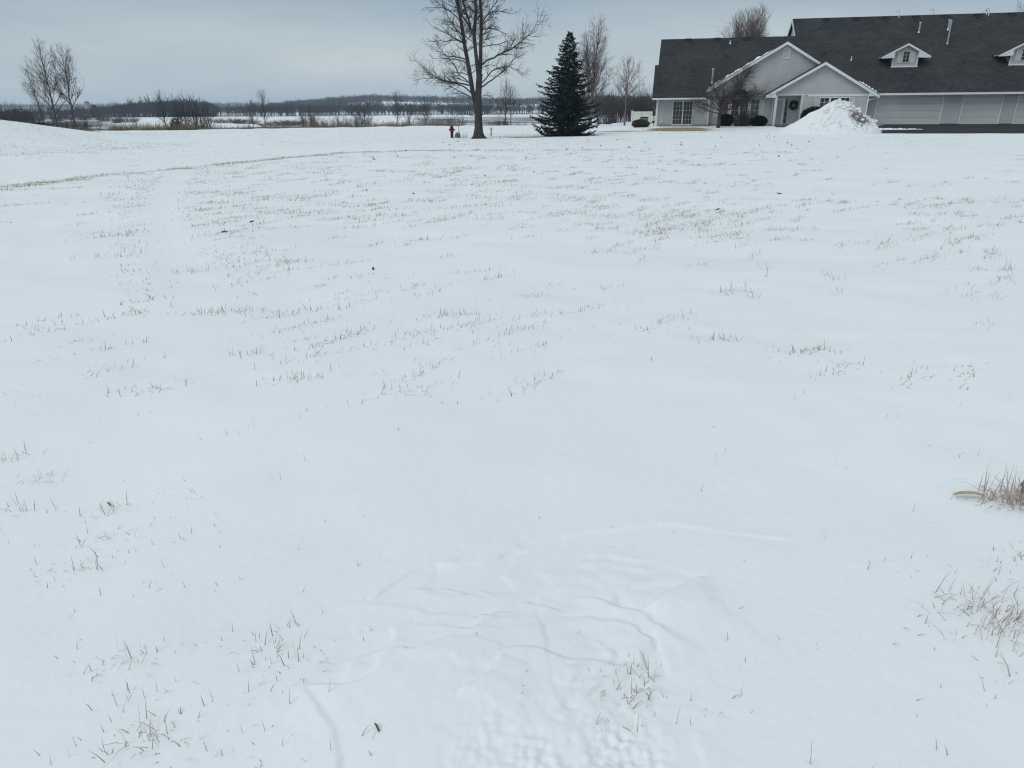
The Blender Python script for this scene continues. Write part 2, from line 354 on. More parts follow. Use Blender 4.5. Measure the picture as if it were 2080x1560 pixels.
def macro(x, y):
    """ground height without the fine relief"""
    u, v = house_uv(x, y)
    z = -0.36 * sm(18, 50, y)
    z = z - 0.22 * sm(-8, -45, x) * sm(45, 85, y) + 0.10 * sm(0, 12, x) * sm(30, 55, y)
    z = z + (0.29 - 0.1 * sm(0, 12, x)) * sm(-6.5, -1.5, v) * sm(-6, -0.5, u) * (y < 125)
    z = z + 0.05 * sm(12, 17, u) * sm(-14, -8, v) * (y < 125)
    z = z - 0.07 * np.exp(-((x + 2.15) ** 2 + (y - 52.0) ** 2) / 0.8) - 0.09 * np.exp(-(((x - 4.3) ** 2 + (y - 55) ** 2) / 4.5) ** 2)     # melt wells, hollowed in to add contact shading under the trees
    # mound to the west
    cy = 43 - 0.15 * (x + 29)
    z = z + 1.85 * sm(-21.5, -34.5, x) * np.exp(-((y - cy) / np.where(y < cy, 9.0, 12.0)) ** 2) * (1 - sm(-48, -90, x))
    # swale behind the rim
    d, sg, _, _ = pdist(x, y, RIM)
    s = d * np.sign(sg)
    z = z - 0.34 * sm(0.0, 4.5, s) * (1 - sm(7, 15, s)) * sm(2, -12, x) + 0.07 * np.exp(-(s / 1.1) ** 2) * sm(4, -6, x)
    # bank down to the valley
    edge = 91 + 2.5 * vn(x * 0.12, x * 0 + 3.3, 4) + 1.0 * vn(x * 0.5, x * 0 + 1.3, 5) + 55 * sm(6, 16, x)
    z = z - 0.10 * sm(62, 90, y) * (x < 12) + 0.07 * np.exp(-((y - edge + 1.0) / 1.2) ** 2) * (0.6 + 1.6 * vn(x * 0.6, y * 0.2, 8))
    z = np.where(y > edge, z + (-2.4 - z) * sm(0, 11, y - edge), z)
    az = x / np.maximum(y, 1)
    hh = np.interp(az, AZ, HZ)
    z = z + (hh + 2.4) * sm(620, 1000, y) + 6 * sm(1100, 2200, y)
    return z
def gz(x, y):
    return float(macro(np.array([float(x)]), np.array([float(y)]))[0])
def relief(x, y):
    r2 = np.hypot(x, y)
    z = 0.040 * fbm(x * 0.55 + 0.3 * y, y * 0.75, 11, 3) * sm(1.0, 5, r2) * (1 - sm(40, 80, r2))
    z = z + 0.011 * fbm(x * 1.3 - 0.4 * y, y * 3.2 + 0.5 * x, 31, 3) * sm(2.2, 6, r2) * (1 - sm(25, 60, r2))
    z = z + 0.034 * fbm(x * 0.9, y * 0.9, 21, 3) * (1 - sm(5, 9, r2))
    for tr_, wd_ in ((TRACK, 0.22), (TRACK2, 0.22)):
        sel = (y > 3) & (y < 30) & (x < 0) & (x > -16); dd = np.full(x.shape, 9.0); dd[sel] = pdist(x[sel], y[sel], tr_)[0]
        z = z - 0.010 * np.exp(-(dd / wd_) ** 4) * sm(5.0, 9.0, y)
    near = (np.abs(x) < 1.6) & (y > 0.6) & (y < 3.2)
    xs, ys = x[near], y[near]; a = np.zeros(xs.shape)
    for pts, Hh, dec in LEDGES.values():
        wob = 0.012 * fbm(xs * 14, ys * 14, 77, 2)
        d, sg, arc, L = pdist(xs + wob, ys + 0.7 * wob, pts); s = -d * np.sign(sg)
        if Hh < 0: s = -s
        fade = np.clip(np.minimum(arc, L - arc) / (0.06 + 1.1 * np.abs(s)), 0, 1); fade = fade * fade * (3 - 2 * fade)
        a = a + 0.78 * abs(Hh) * (sm(-0.005, 0.008, s) * np.exp(-np.maximum(s, 0) / dec) - 0.45 * (1 - sm(-0.005, 0.008, s)) * np.exp(-np.maximum(-s, 0) / 0.07)) * fade * (0.55 + 0.9 * (0.5 + vn(xs * 7, ys * 7, 66)))
    pit = np.zeros(xs.shape)
    wx_, wy_ = 0.010 * fbm(xs * 30, ys * 30, 57, 2), 0.010 * fbm(xs * 30, ys * 30, 58, 2)
    for cx, cy, r, dp in DENTS:
        k = np.hypot(xs + wx_ - cx, ys + wy_ - cy) / r
        pit = np.maximum(pit, dp * np.where(k < 1, np.abs(1 - k * k) ** 0.75, 0))
    # honeycomb of melt pits: distance to the nearest of a jittered set of centres
    mk_ = np.exp(-((((xs - 0.13) / 0.28) ** 2 + ((ys - 1.36) / 0.25) ** 2) ** 2)) * np.clip(0.75 + 1.6 * fbm(xs * 6, ys * 6, 59, 2), 0, 1)
    f1 = np.full(xs.shape, 9.0); cell = 0.027; ci, cj = np.floor(xs / cell), np.floor(ys / cell)
    for di_ in (-1, 0, 1):
        for dj_ in (-1, 0, 1):
            px9 = (ci + di_ + 0.08 + 0.84 * _h(ci + di_, cj + dj_, 13)) * cell; py9 = (cj + dj_ + 0.08 + 0.84 * _h(ci + di_, cj + dj_, 14)) * cell
            f1 = np.minimum(f1, np.hypot(xs + wx_ * 0.6 - px9, ys + wy_ * 0.6 - py9))
    a = a - pit * 0.8 + 0.0155 * (np.clip(f1 / 0.0185, 0, 1.15) ** 1.5 - 0.7) * mk_
    tm = np.exp(-(((xs - 0.05) / 0.55) ** 4 + ((ys - 1.90) / 0.40) ** 4))            # wind-cut terraces
    lv = 3.4 * fbm(xs * 2.3 - 0.8 * ys, ys * 3.4 + 0.3 * xs, 88, 4, 0.45) + 2.2 * (ys - 1.9)
    st = np.floor(lv); fr_ = lv - st; lo_ = np.clip(0.74 + 0.55 * vn(xs * 5 + 3, ys * 5, 89), 0.42, 0.95)
    a = a - 0.0125 * (sm(lo_, 1.0, fr_) - fr_) * tm * (0.35 + 1.3 * np.clip(0.5 + 1.5 * vn(xs * 3.1, ys * 3.1 + 4, 90), 0, 1))
    rough = np.exp(-(((xs - 0.13) / 0.30) ** 2 + ((ys - 1.33) / 0.27) ** 2))
    a = a + 0.007 * fbm(xs * 22, ys * 22, 55, 3) * rough + 0.0015 * fbm(xs * 16, ys * 16, 56, 3)
    z[near] += a
    return z
def spread(a0, a1, h, g, end, lo_g=0.04, mid=60.0):
    """grid lines: spacing h inside [a0,a1], growing outwards"""
    up = [a1]
    while up[-1] < end: d = up[-1] - a1; up.append(up[-1] + (h + g * d if up[-1] < mid else max(h + g * d, lo_g * up[-1])))
    return up
def lines(a0, a1, h, g, lo, hi, mid):
    c = list(np.arange(a0, a1, h))
    return np.array([-q for q in reversed(spread(-a1, -a0, h, g, -lo, mid=mid))] + c[1:] + spread(a0, a1, h, g, hi, mid=mid))
xs = lines(-0.70, 0.92, 0.0085, 0.017, -1700, 1700, 55)
ys_ = lines(1.22, 2.52, 0.0085, 0.0125, -60, 2500, 120)
GX, GY = np.meshgrid(xs, ys_)
fx, fy = GX.ravel(), GY.ravel()
FZ = macro(fx, fy) + relief(fx, fy)
nx, ny = len(xs), len(ys_)
idx = np.arange(nx * ny).reshape(ny, nx)
F = np.stack([idx[:-1, :-1], idx[:-1, 1:], idx[1:, 1:], idx[1:, :-1]], -1).reshape(-1, 4)
ground = mesh_np('snow_field', np.stack([fx, fy, FZ], 1), F, M['ground'], smooth=True)
tag(ground, 'snow covered field with dry grass poking through, running down to a valley', kind='structure')
# attributes: thin cover (grass), marsh of the valley, leaf litter under the woods
def grass_cover(x, y):
    u, v = house_uv(x, y)
    g = 0.30 * sm(26, 48, y) * (y < 92) * (0.75 + 0.7 * fbm(x * 0.12, y * 0.25, 61, 3)) * (1 - 0.7 * sm(14, 26, x))
    d, sg, arc, L = pdist(x, y, RIM)
    g = np.maximum(g, 0.56 * np.exp(-(d / (0.40 + 0.5 * sm(-6, -12, x))) ** 2) * sm(-16, -12, x) * (1 - sm(3, 9, x)))
    for lx0, lx1, ly, sl in ((-12, 12, 41.0, 0.02), (-14, 4, 47.5, -0.05), (-30, -8, 36, 0.10)):   # old mower lines
        g = np.maximum(g, 0.40 * np.exp(-((y - ly - sl * x + 0.5 * vn(x * 0.3, x * 0, 9)) / 0.45) ** 2) * sm(lx0, lx0 + 4, x) * (1 - sm(lx1 - 4, lx1, x)))
    # bare lawn below the spruce and before the sliding door
    g = np.maximum(g, 0.86 * np.exp(-(((x - 1.4) / 3.4) ** 2 + ((y - 52.6) / 2.0) ** 2)))
    g = np.maximum(g, 0.80 * np.exp(-(((x + 2.4) / 1.9) ** 2 + ((y - 51.4) / 1.3) ** 2)))  # dead grass at the cottonwood's foot, strengthened to paint in contact shading
    g = np.maximum(g, 1.25 * np.exp(-(((u - 2.0) / 3.1) ** 2 + ((v + 5.6) / 3.2) ** 2)))
    g = np.maximum(g, 0.85 * np.exp(-(((u + 2.8) / 3.6) ** 2 + ((v + 7.6) / 1.8) ** 2)))
    edge = 92
    g = np.maximum(g, 0.55 * np.exp(-((y - edge) / 2.0) ** 2) * (x < 8))
    g = np.maximum(g, 0.85 * sm(92.5, 95, y) * (1 - sm(112, 125, y)) * (x < 8))
    return np.where((y > -60), g, 0)
def marsh_cover(x, y):
    az = x / np.maximum(y, 1)
    m = np.zeros(x.shape)
    m = np.maximum(m, 0.66 * (1 - sm(-0.55, -0.47, az)) * sm(118, 135, y) * (1 - sm(300, 345, y)))
    m = np.maximum(m, 0.60 * sm(-0.17, -0.11, az) * sm(118, 135, y) * (1 - sm(330, 390, y)))
    m = np.maximum(m, 0.60 * sm(118, 130, y) * (1 - sm(165, 215, y)))
    return np.clip(m + 0.10 * fbm(x * 0.012, y * 0.012, 71, 3) * (m > 0.05), 0, 1)
def litter_cover(x, y):
    az = x / np.maximum(y, 1)
    l = 0.8 * sm(960, 1040, y) + 0.75 * sm(440, 470, y) * (1 - sm(560, 600, y)) * (0.7 + vn(x * 0.03, y * 0.03, 3))
    return np.clip(l * (1 - sm(-0.17, -0.15, az) * (1 - sm(-0.045, -0.03, az)) * sm(600, 640, y) * (1 - sm(930, 960, y))), 0, 0.85)
for nm, fn in (('grass', grass_cover), ('marsh', marsh_cover), ('litter', litter_cover)):
    at_ = ground.data.attributes.new(nm, 'FLOAT', 'POINT'); at_.data.foreach_set('value', fn(fx, fy).astype(np.float32))

# driveway: asphalt sheet lying on the terrain
du = np.linspace(0, 1, 60); dv = np.linspace(0, 1, 40)
DU, DV = np.meshgrid(du, dv)
vv = -13.6 + 13.75 * DV
left = 18.6 - 3.6 * sm(-1.5, -5.5, vv) + 0.5 * vn(vv * 0.9, vv * 0, 6)
uu = left + (36.5 - left) * DU
vv = vv + np.where(DV < 0.02, 0.35 * vn(uu * 0.8, uu * 0, 7), 0)
DX, DY = house_xy(uu, vv)
DZ = macro(DX.ravel(), DY.ravel()) + 0.035
di = np.arange(DU.size).reshape(DU.shape)
drive = mesh_np('driveway', np.stack([DX.ravel(), DY.ravel(), DZ], 1), np.stack([di[:-1, :-1], di[:-1, 1:], di[1:, 1:], di[1:, :-1]], -1).reshape(-1, 4), M['asphalt'], smooth=True)
tag(drive, 'cleared black asphalt driveway in front of the garage doors', kind='structure')

# ------------------------------------------------------------------ the house
Z0 = -0.068
house = empty('house', (HO[0], HO[1], Z0), -HYAW)
tag(house, 'long grey sided house with dark shingle roof, front gables and garage doors', 'house')
def hb(name, m, u0, u1, v0, v1, w0, w1, parent=house, ch=0.0): return MB().box(u0, u1, v0, v1, w0, w1, ch).build(name, M[m], parent)
def siding(name, ext, w0, w1, v, parent=house, course=0.115, m='siding', proud=0.016):
    """lapped boards: ext(w) gives the left and right end at height w"""
    b = MB(); n = max(1, int(round((w1 - w0) / course))); h = (w1 - w0) / n
    for i in range(n):
        a, c = w0 + i * h, w0 + (i + 1) * h
        l0, r0 = ext(a); l1, r1 = ext(c)
        if r0 - l0 < 0.02: continue
        b.poly([(l0, v - proud, a), (r0, v - proud, a), (r1, v, c), (l1, v, c)])
        b.poly([(l0, v, a), (r0, v, a), (r0, v - proud, a), (l0, v - proud, a)])
    return b.build(name, M[m], parent)
P0, PT = 0.583, 0.583
def mainw(v): return 2.32 + PT * (v + 0.84)
# walls
siding('siding_wall', lambda w_: (-0.02, 4.5), 0.12, 2.25, 0.0)
siding('siding_wall', lambda w_: (4.5, 12.4), 0.12, 2.45, 0.6)
PKB, SLB = 6.56, 0.59                      # big gable
siding('gable_siding', lambda w_: (max(4.2, 10.5 - (PKB - w_) / SLB), min(13.45, 10.5 + (PKB - w_) / SLB)), 2.45, PKB - 0.02, 0.6)
PKP, SLP = 4.86, 0.57                      # porch gable
siding('gable_siding', lambda w_: (max(9.92, 13.5 - (PKP - w_) / SLP), min(17.3, 13.5 + (PKP - w_) / SLP)), 2.49, PKP - 0.02, -0.8)
siding('siding_wall', lambda w_: (12.05, 17.3), 0.12, 2.33, -0.8)
for a, c in ((17.3, 18.24), (23.43, 24.83), (27.90, 28.90), (33.1, 36.0)):
    siding('siding_wall', lambda w_, a=a, c=c: (a, c), 0.12, 2.3, 0.2)
hb('garage_header', 'siding', 17.3, 36.0, 0.205, 0.3, 2.25, 2.6)
hb('foundation', 'concrete', -0.01, 4.49, 0.02, 0.3, -0.4, 0.12)
hb('foundation', 'concrete', 4.5, 12.0, 0.62, 0.9, -0.4, 0.12)
hb('foundation', 'concrete', 12.06, 17.29, -0.78, -0.3, -0.4, 0.12)
hb('foundation', 'concrete', 17.31, 36.0, 0.22, 0.6, -0.4, 0.06)
# end and rear walls
WALLS = []
WALLS.append([(0.0, 0.0, -0.3), (0.0, 17.0, -0.3), (0.0, 17.0, 2.3), (0.0, 8.34, 7.4), (0.0, 0.0, 2.6)])
WALLS.append([(4.5, 0.0, -0.3), (4.5, 0.6, -0.3), (4.5, 0.6, 2.45), (4.5, 0.0, 2.45)])
WALLS.append([(17.3, -0.8, -0.3), (17.3, 0.2, -0.3), (17.3, 0.2, 2.6), (17.3, -0.8, 2.6)])
WALLS.append([(0.0, 17.0, -0.3), (12.5, 17.0, -0.3), (12.5, 17.0, 2.3), (0.0, 17.0, 2.3)])
WALLS.append([(12.5, 23.0, -0.3), (36.0, 23.0, -0.3), (36.0, 23.0, 2.3), (12.5, 23.0, 2.3)])
WALLS.append([(36.0, 0.2, -0.3), (36.0, 23.0, -0.3), (36.0, 23.0, 2.3), (36.0, 11.35, 9.2), (36.0, 0.2, 2.6)])
for q_ in WALLS: MB().poly(q_).build('end_wall', M['siding'], house)
ge = MB()
ge.poly([(12.5, 7.2, 6.6), (12.5, 17.0, 2.3), (12.5, 23.0, 2.3), (12.5, 11.35, 9.25)])
ge.build('upper_gable_wall', M['siding'], house)
# corner boards
for u0, v0 in ((-0.06, -0.03), (4.44, -0.03)): hb('corner_board', 'trim', u0, u0 + 0.1, v0, v0 + 0.08, 0.1, 2.25)
hb('corner_board', 'trim', 17.24, 17.34, -0.835, -0.74, 0.1, 2.33)
hb('corner_board', 'trim', 12.02, 12.13, -0.835, -0.74, 0.1, 2.33)
hb('frieze_band', 'trim', 12.05, 17.34, -0.84, -0.80, 2.33, 2.49)
hb('frieze_band', 'trim', 9.9, 12.05, -0.84, -0.78, 2.43, 2.50)
# roof planes: shingle slabs over a pale deck
def roof(name, pts, t=0.05):
    o = MB().slab(pts, t).build(name, M['shingle'], house)
    cx = sum(p[0] for p in pts) / len(pts); cy = sum(p[1] for p in pts) / len(pts)
    ins = []
    for p in pts:
        d = math.hypot(p[0] - cx, p[1] - cy); k = (d - 0.05) / d
        q0, q1 = cx + (p[0] - cx) * k, cy + (p[1] - cy) * k
        ins.append((q0, q1, p[2] - t - 0.004))
    return o
fr = [(-0.46, -0.84), (-0.44, 4.13), (-0.14, 4.13), (-0.06, 8.38), (12.26, 8.38), (12.26, 11.38), (36.4, 11.38), (36.4, -0.48), (17.95, -0.48), (13.5, 3.75), (10.5, 6.66), (4.1, 0.22), (4.1, -0.84)]
roof('roof_front', [(u, v, mainw(v)) for u, v in reversed(fr)])
wl, wm = mainw(8.38), mainw(11.38)
roof('roof_rear', [(-0.06, 8.38, wl), (12.4, 8.38, wl), (12.4, 17.5, wl - PT * 9.12), (-0.06, 17.5, wl - PT * 9.12)])
roof('roof_rear', [(12.26, 11.38, wm), (36.4, 11.38, wm), (36.4, 23.6, wm - PT * 12.22), (12.26, 23.6, wm - PT * 12.22)])
bgw = lambda u: 6.72 - SLB * abs(u - 10.5)
roof('gable_roof', [(u, v, bgw(u)) for u, v in ((10.5, 0.2), (10.5, 6.72), (4.0, 0.2))])
roof('gable_roof', [(u, v, bgw(u)) for u, v in ((10.5, 0.2), (13.75, 0.2), (13.75, 3.5), (10.5, 6.72))])
pgw = lambda u: 5.03 - SLP * abs(u - 13.5)
roof('porch_roof', [(u, v, pgw(u)) for u, v in ((9.05, -1.2), (13.5, -1.2), (13.5, 3.85), (13.0, 0.58), (9.05, 0.58))])
roof('porch_roof', [(u, v, pgw(u)) for u, v in ((13.5, -1.2), (18.05, -1.2), (18.05, -0.42), (13.5, 3.85))])
# soffits, fascias, gutters
hb('soffit', 'soffit', -0.42, 4.1, -0.80, 0.05, 2.19, 2.24)
hb('soffit', 'soffit', 4.1, 9.1, 0.02, 0.62, 2.44, 2.48)
hb('soffit', 'soffit', 18.0, 36.3, -0.45, 0.22, 2.33, 2.37)
hb('porch_ceiling', 'soffit', 9.92, 17.3, -0.78, 0.6, 2.44, 2.475)
hb('gutter', 'trim', -0.46, 4.14, -0.93, -0.845, 2.19, 2.32)
hb('gutter', 'trim', 18.05, 36.4, -0.60, -0.485, 2.37, 2.53)
hb('fascia', 'trim', -0.47, -0.44, -0.84, 0.2, 2.2, 2.34)
def rake(pk, slope, u0, u1, v, th=0.23, name='rake_board', parent=house, d=0.045):
    up, wp = pk
    o = None
    for e in (u0, u1):
        we = wp - slope * abs(e - up)
        pl = [(e, we - 0.055), (up, wp - 0.055), (up, wp - 0.055 - th), (e, we - 0.055 - th)]
        if e > up: pl = pl[::-1]
        o = MB().prism_y(pl, v, v + d).build(name, M['trim'], parent)
    return o
rake((10.5, 6.72), SLB, 4.05, 13.6, 0.20)
rake((13.5, 5.03), SLP, 9.05, 18.05, -1.20)
rb = MB(); rb.prism_y([(9.07, 2.26), (9.87, 2.26), (9.87, 2.73), (9.07, 2.30)], -1.15, -0.78); rb.build('eave_return', M['trim'], house)
rb = MB(); rb.prism_y([(17.24, 2.30), (18.03, 2.30), (18.03, 2.34), (17.24, 2.72)], -1.15, -0.49); rb.build('eave_return', M['trim'], house)
# gable soffits
for pk, sl, e, v0, v1 in (((10.5, 6.72), SLB, 4.1, 0.25, 0.6), ((10.5, 6.72), SLB, 13.55, 0.25, 0.6), ((13.5, 5.03), SLP, 9.1, -1.15, -0.8), ((13.5, 5.03), SLP, 18.0, -1.15, -0.8)):
    we = pk[1] - sl * abs(e - pk[0]); b = MB()
    pts = [(e, v0, we - 0.14), (pk[0], v0, pk[1] - 0.14), (pk[0], v1, pk[1] - 0.14), (e, v1, we - 0.14)]
    b.slab(pts if e < pk[0] else pts[::-1], 0.03).build('gable_soffit', M['soffit'], house)
# upper main gable rake (faces west)
b = MB()
for va, vb in ((11.38, 8.1), (11.38, 23.4)):
    wa = wm - 0.05; wb_ = wm - PT * abs(vb - 11.38) - 0.05
    b.v += []; k = len(b.v)
    b.v += [(12.22, va, wa), (12.22, vb, wb_), (12.22, vb, wb_ - 0.26), (12.22, va, wa - 0.26), (12.29, va, wa), (12.29, vb, wb_), (12.29, vb, wb_ - 0.26), (12.29, va, wa - 0.26)]
    for q in ((0, 1, 2, 3), (7, 6, 5, 4), (0, 4, 5, 1), (3, 2, 6, 7), (1, 5, 6, 2)): b.f.append(tuple(k + i for i in q))
b.build('rake_board', M['trim'], house)
# west end rake of the left wing
b = MB()
for va, vb, uu_ in ((8.38, 4.13, -0.10), (4.13, -0.84, -0.45), (8.38, 17.4, -0.10)):
    wa = mainw(va) if va <= 8.38 else 0; wb_ = mainw(vb) if vb <= 8.38 else wl - PT * (vb - 8.38)
    k = len(b.v)
    b.v += [(uu_, va, wa - 0.05), (uu_, vb, wb_ - 0.05), (uu_, vb, wb_ - 0.25), (uu_, va, wa - 0.25), (uu_ + 0.05, va, wa - 0.05), (uu_ + 0.05, vb, wb_ - 0.05), (uu_ + 0.05, vb, wb_ - 0.25), (uu_ + 0.05, va, wa - 0.25)]
    for q in ((0, 1, 2, 3), (7, 6, 5, 4), (0, 4, 5, 1), (3, 2, 6, 7)): b.f.append(tuple(k + i for i in q))
b.build('rake_board', M['trim'], house)
# garage doors: four sections each, with casing
for a, c in ((18.32, 23.33), (24.93, 27.80), (29.0, 33.0)):
    g = empty('garage_door', (0, 0, 0), 0, house)
    for i in range(4):
        z0 = 0.075 + i * 0.545
        s_ = MB(); s_.box(a, c, 0.235, 0.29, z0, z0 + 0.53)
        n = max(2, int((c - a) / 1.2)); wd = (c - a) / n
        for q in range(n): s_.box(a + q * wd + 0.12, a + (q + 1) * wd - 0.12, 0.228, 0.235, z0 + 0.12, z0 + 0.41)
        s_.build('door_section', M['door'], g)
    cs = MB(); cs.box(a - 0.09, a - 0.003, 0.165, 0.25, 0.05, 2.36); cs.box(c + 0.003, c + 0.09, 0.165, 0.25, 0.05, 2.36); cs.box(a - 0.003, c + 0.003, 0.17, 0.25, 2.262, 2.36)
    cs.build('door_casing', M['trim'], g)
    MB().box(a, c, 0.232, 0.3, 0.03, 0.073).build('bottom_seal', M['black'], g)
# windows
def window(u0, u1, w0, w1, v, cols=1, rows=1, name='window', curtain=None, ctop=None, parent=house, fr=0.07, mw=0.013, sash=None):
    root = empty(name, (0, 0, 0), 0, parent)
    MB().box(u0, u1, v - 0.028, v - 0.018, w0, w1).build('interior', M['black'], root)
    if curtain:
        top = ctop if ctop else w1; b = MB(); n = 24; k = len(b.v)
        for i in range(n + 1):
            q = u0 + (u1 - u0) * i / n; y = v - 0.040 + 0.008 * math.sin(i * 1.9)
            b.v += [(q, y, w0), (q, y, top)]
        for i in range(n): b.f.append((2 * i, 2 * i + 2, 2 * i + 3, 2 * i + 1))
        b.build('curtain', M[curtain], root)
    MB().poly([(u0, v - 0.056, w0), (u1, v - 0.056, w0), (u1, v - 0.056, w1), (u0, v - 0.056, w1)]).build('pane', M['glass'], root)
    b = MB(); vo = v - 0.085
    b.box(u0 - fr, u0, vo, v, w0 - fr, w1 + fr); b.box(u1, u1 + fr, vo, v, w0 - fr, w1 + fr)
    b.box(u0, u1, vo, v, w0 - fr, w0); b.box(u0, u1, vo, v, w1, w1 + fr); b.build('frame', M['trim'], root)
    if cols > 1 or rows > 1:
        for i in range(1, cols): q = u0 + (u1 - u0) * i / cols; MB().box(q - mw / 2, q + mw / 2, v - 0.068, v - 0.058, w0, w1).build('muntin', M['trim'], root)
        for j in range(1, rows): q = w0 + (w1 - w0) * j / rows; MB().box(u0, u1, v - 0.070, v - 0.060, q - mw / 2, q + mw / 2).build('muntin', M['trim'], root)
    return root
window(1.44, 2.23, 0.16, 2.04, 0.0, 3, 5, 'sliding_door_leaf', 'dimcurtain', fr=0.05)
window(2.32, 3.09, 0.16, 2.04, 0.0, 3, 5, 'sliding_door_leaf', 'dimcurtain', fr=0.05)
hb('door_sill', 'trim', 1.38, 3.16, -0.12, -0.02, 0.06, 0.105)
for a, c in ((5.42, 6.18), (6.46, 7.08), (7.22, 7.86), (8.10, 8.80)): window(a, c, 0.80, 2.16, 0.6, 2, 3, 'window', 'curtain', 1.85, fr=0.055)
# arched fan light
arc = [(7.12 + 0.74 * math.cos(math.pi * i / 16), 2.36 + 0.66 * math.sin(math.pi * i / 16)) for i in range(17)]
fan = empty('fan_window', (0, 0, 0), 0, house)
MB().prism_y(arc, 0.565, 0.59).build('interior', M['black'], fan)
MB().poly([(a, 0.553, c) for a, c in arc]).build('pane', M['glass'], fan)
b = MB()
for i in range(16):
    (a0, c0), (a1, c1) = arc[i], arc[i + 1]; k = 1.2
    o0 = (7.12 + (a0 - 7.12) * k, 2.36 + (c0 - 2.36) * k); o1 = (7.12 + (a1 - 7.12) * k, 2.36 + (c1 - 2.36) * k)
    b.prism_y([(a0, c0), (a1, c1), o1, o0][::-1], 0.525, 0.6)
b.box(6.28, 7.96, 0.53, 0.6, 2.255, 2.35); b.build('frame', M['trim'], fan)
def shutter(u0, u1, w0, w1, v, parent=house):
    b = MB(); b.box(u0, u0 + 0.05, v - 0.05, v - 0.017, w0, w1); b.box(u1 - 0.05, u1, v - 0.05, v - 0.017, w0, w1)
    mid = w0 + (w1 - w0) * 0.47
    for a, c in ((w0, w0 + 0.07), (mid, mid + 0.07), (w1 - 0.07, w1)): b.box(u0 + 0.05, u1 - 0.05, v - 0.05, v - 0.017, a, c)
    for a, c in ((w0 + 0.07, mid), (mid + 0.07, w1 - 0.07)): b.box(u0 + 0.05, u1 - 0.05, v - 0.034, v - 0.018, a, c)
    return b.build('shutter', M['shutter'], parent)
shutter(4.97, 5.31, 0.66, 2.2, 0.6); shutter(8.91, 9.24, 0.66, 2.2, 0.6)
shutter(13.03, 13.42, 0.80, 2.28, -0.8); shutter(15.9, 16.27, 0.80, 2.28, -0.8)
for a, c in ((13.52, 14.21), (14.36, 15.01), (15.16, 15.81)): window(a, c, 0.85, 2.20, -0.8, 2, 4, 'window', 'curtain', 1.97, fr=0.06, mw=0.018)
# gable vent
gv = empty('gable_vent', (0, 0, 0), 0, house)
va_ = [(10.31, 5.42), (10.80, 5.42)] + [(10.555 + 0.245 * math.cos(math.pi * i / 10), 5.93 + 0.245 * math.sin(math.pi * i / 10)) for i in range(11)]
MB().prism_y(va_, 0.56, 0.585).build('backing', M['shutter'], gv)
for i in range(9):
    z = 5.46 + i * 0.075; hw = 0.2 if z < 5.93 else math.sqrt(max(0.01, 0.05 - (z - 5.93) ** 2)) * 0.85
    MB().poly([(10.555 - hw, 0.535, z), (10.555 + hw, 0.535, z), (10.555 + hw, 0.559, z + 0.05), (10.555 - hw, 0.559, z + 0.05)]).build('louvre', M['shutter'], gv)
b = MB(); rim_ = [va_[1]] + va_[2:] + [va_[0]]
for (a0, c0), (a1, c1) in zip(rim_, rim_[1:] + rim_[:1]):
    k = 1.22; ctr = (10.555, 5.75)
    o0 = (ctr[0] + (a0 - ctr[0]) * k, ctr[1] + (c0 - ctr[1]) * k); o1 = (ctr[0] + (a1 - ctr[0]) * k, ctr[1] + (c1 - ctr[1]) * k)
    b.prism_y([(a0, c0), (a1, c1), o1, o0][::-1], 0.52, 0.584)
b.build('frame', M['pvc'], gv)
# entry
hb('porch_post', 'trim', 9.86, 10.06, -1.0, -0.82, 0.0, 2.42, ch=0.02)
ed = empty('front_door', (0, 0, 0), 0, house)
hb('door_leaf', 'entry', 9.98, 10.72, 0.54, 0.58, 0.13, 2.08, ed)
b = MB()
for a, c, d0, d1 in ((10.08, 10.33, 0.3, 1.0), (10.37, 10.62, 0.3, 1.0), (10.08, 10.33, 1.12, 1.95), (10.37, 10.62, 1.12, 1.95)): b.box(a, c, 0.528, 0.54, d0, d1)
b.build('door_panel', M['entry'], ed)
b = MB(); b.box(9.90, 9.975, 0.52, 0.6, 0.1, 2.2); b.box(10.725, 10.88, 0.52, 0.6, 0.1, 2.2); b.box(9.975, 10.725, 0.52, 0.6, 2.085, 2.2); b.build('door_frame', M['trim'], ed)
MB().lathe([(0.0, 0), (0.03, 0.01), (0.035, 0.03), (0.0, 0.05)], 10, (10.66, 0.50, 1.05)).build('door_knob', M['metal'], ed)
window(10.93, 11.18, 0.2, 2.15, 0.6, 1, 4, 'side_light', fr=0.035)
hb('inner_wall', 'siding', 12.0, 12.045, -0.74, 0.6, 0.0, 2.44)
num = bpy.data.curves.new('house_number', 'FONT'); num.body = '2401'; num.size = 0.145; num.extrude = 0.006
no = bpy.data.objects.new('house_number', num); COL.objects.link(no)
dg = bpy.context.evaluated_depsgraph_get(); me = bpy.data.meshes.new_from_object(no.evaluated_get(dg)); bpy.data.objects.remove(no)
me.materials.append(M['black']); no = bpy.data.objects.new('house_number', me); link(no, house); no.location = (12.24, -0.85, 2.36); no.rotation_euler = (R(90), 0, 0)
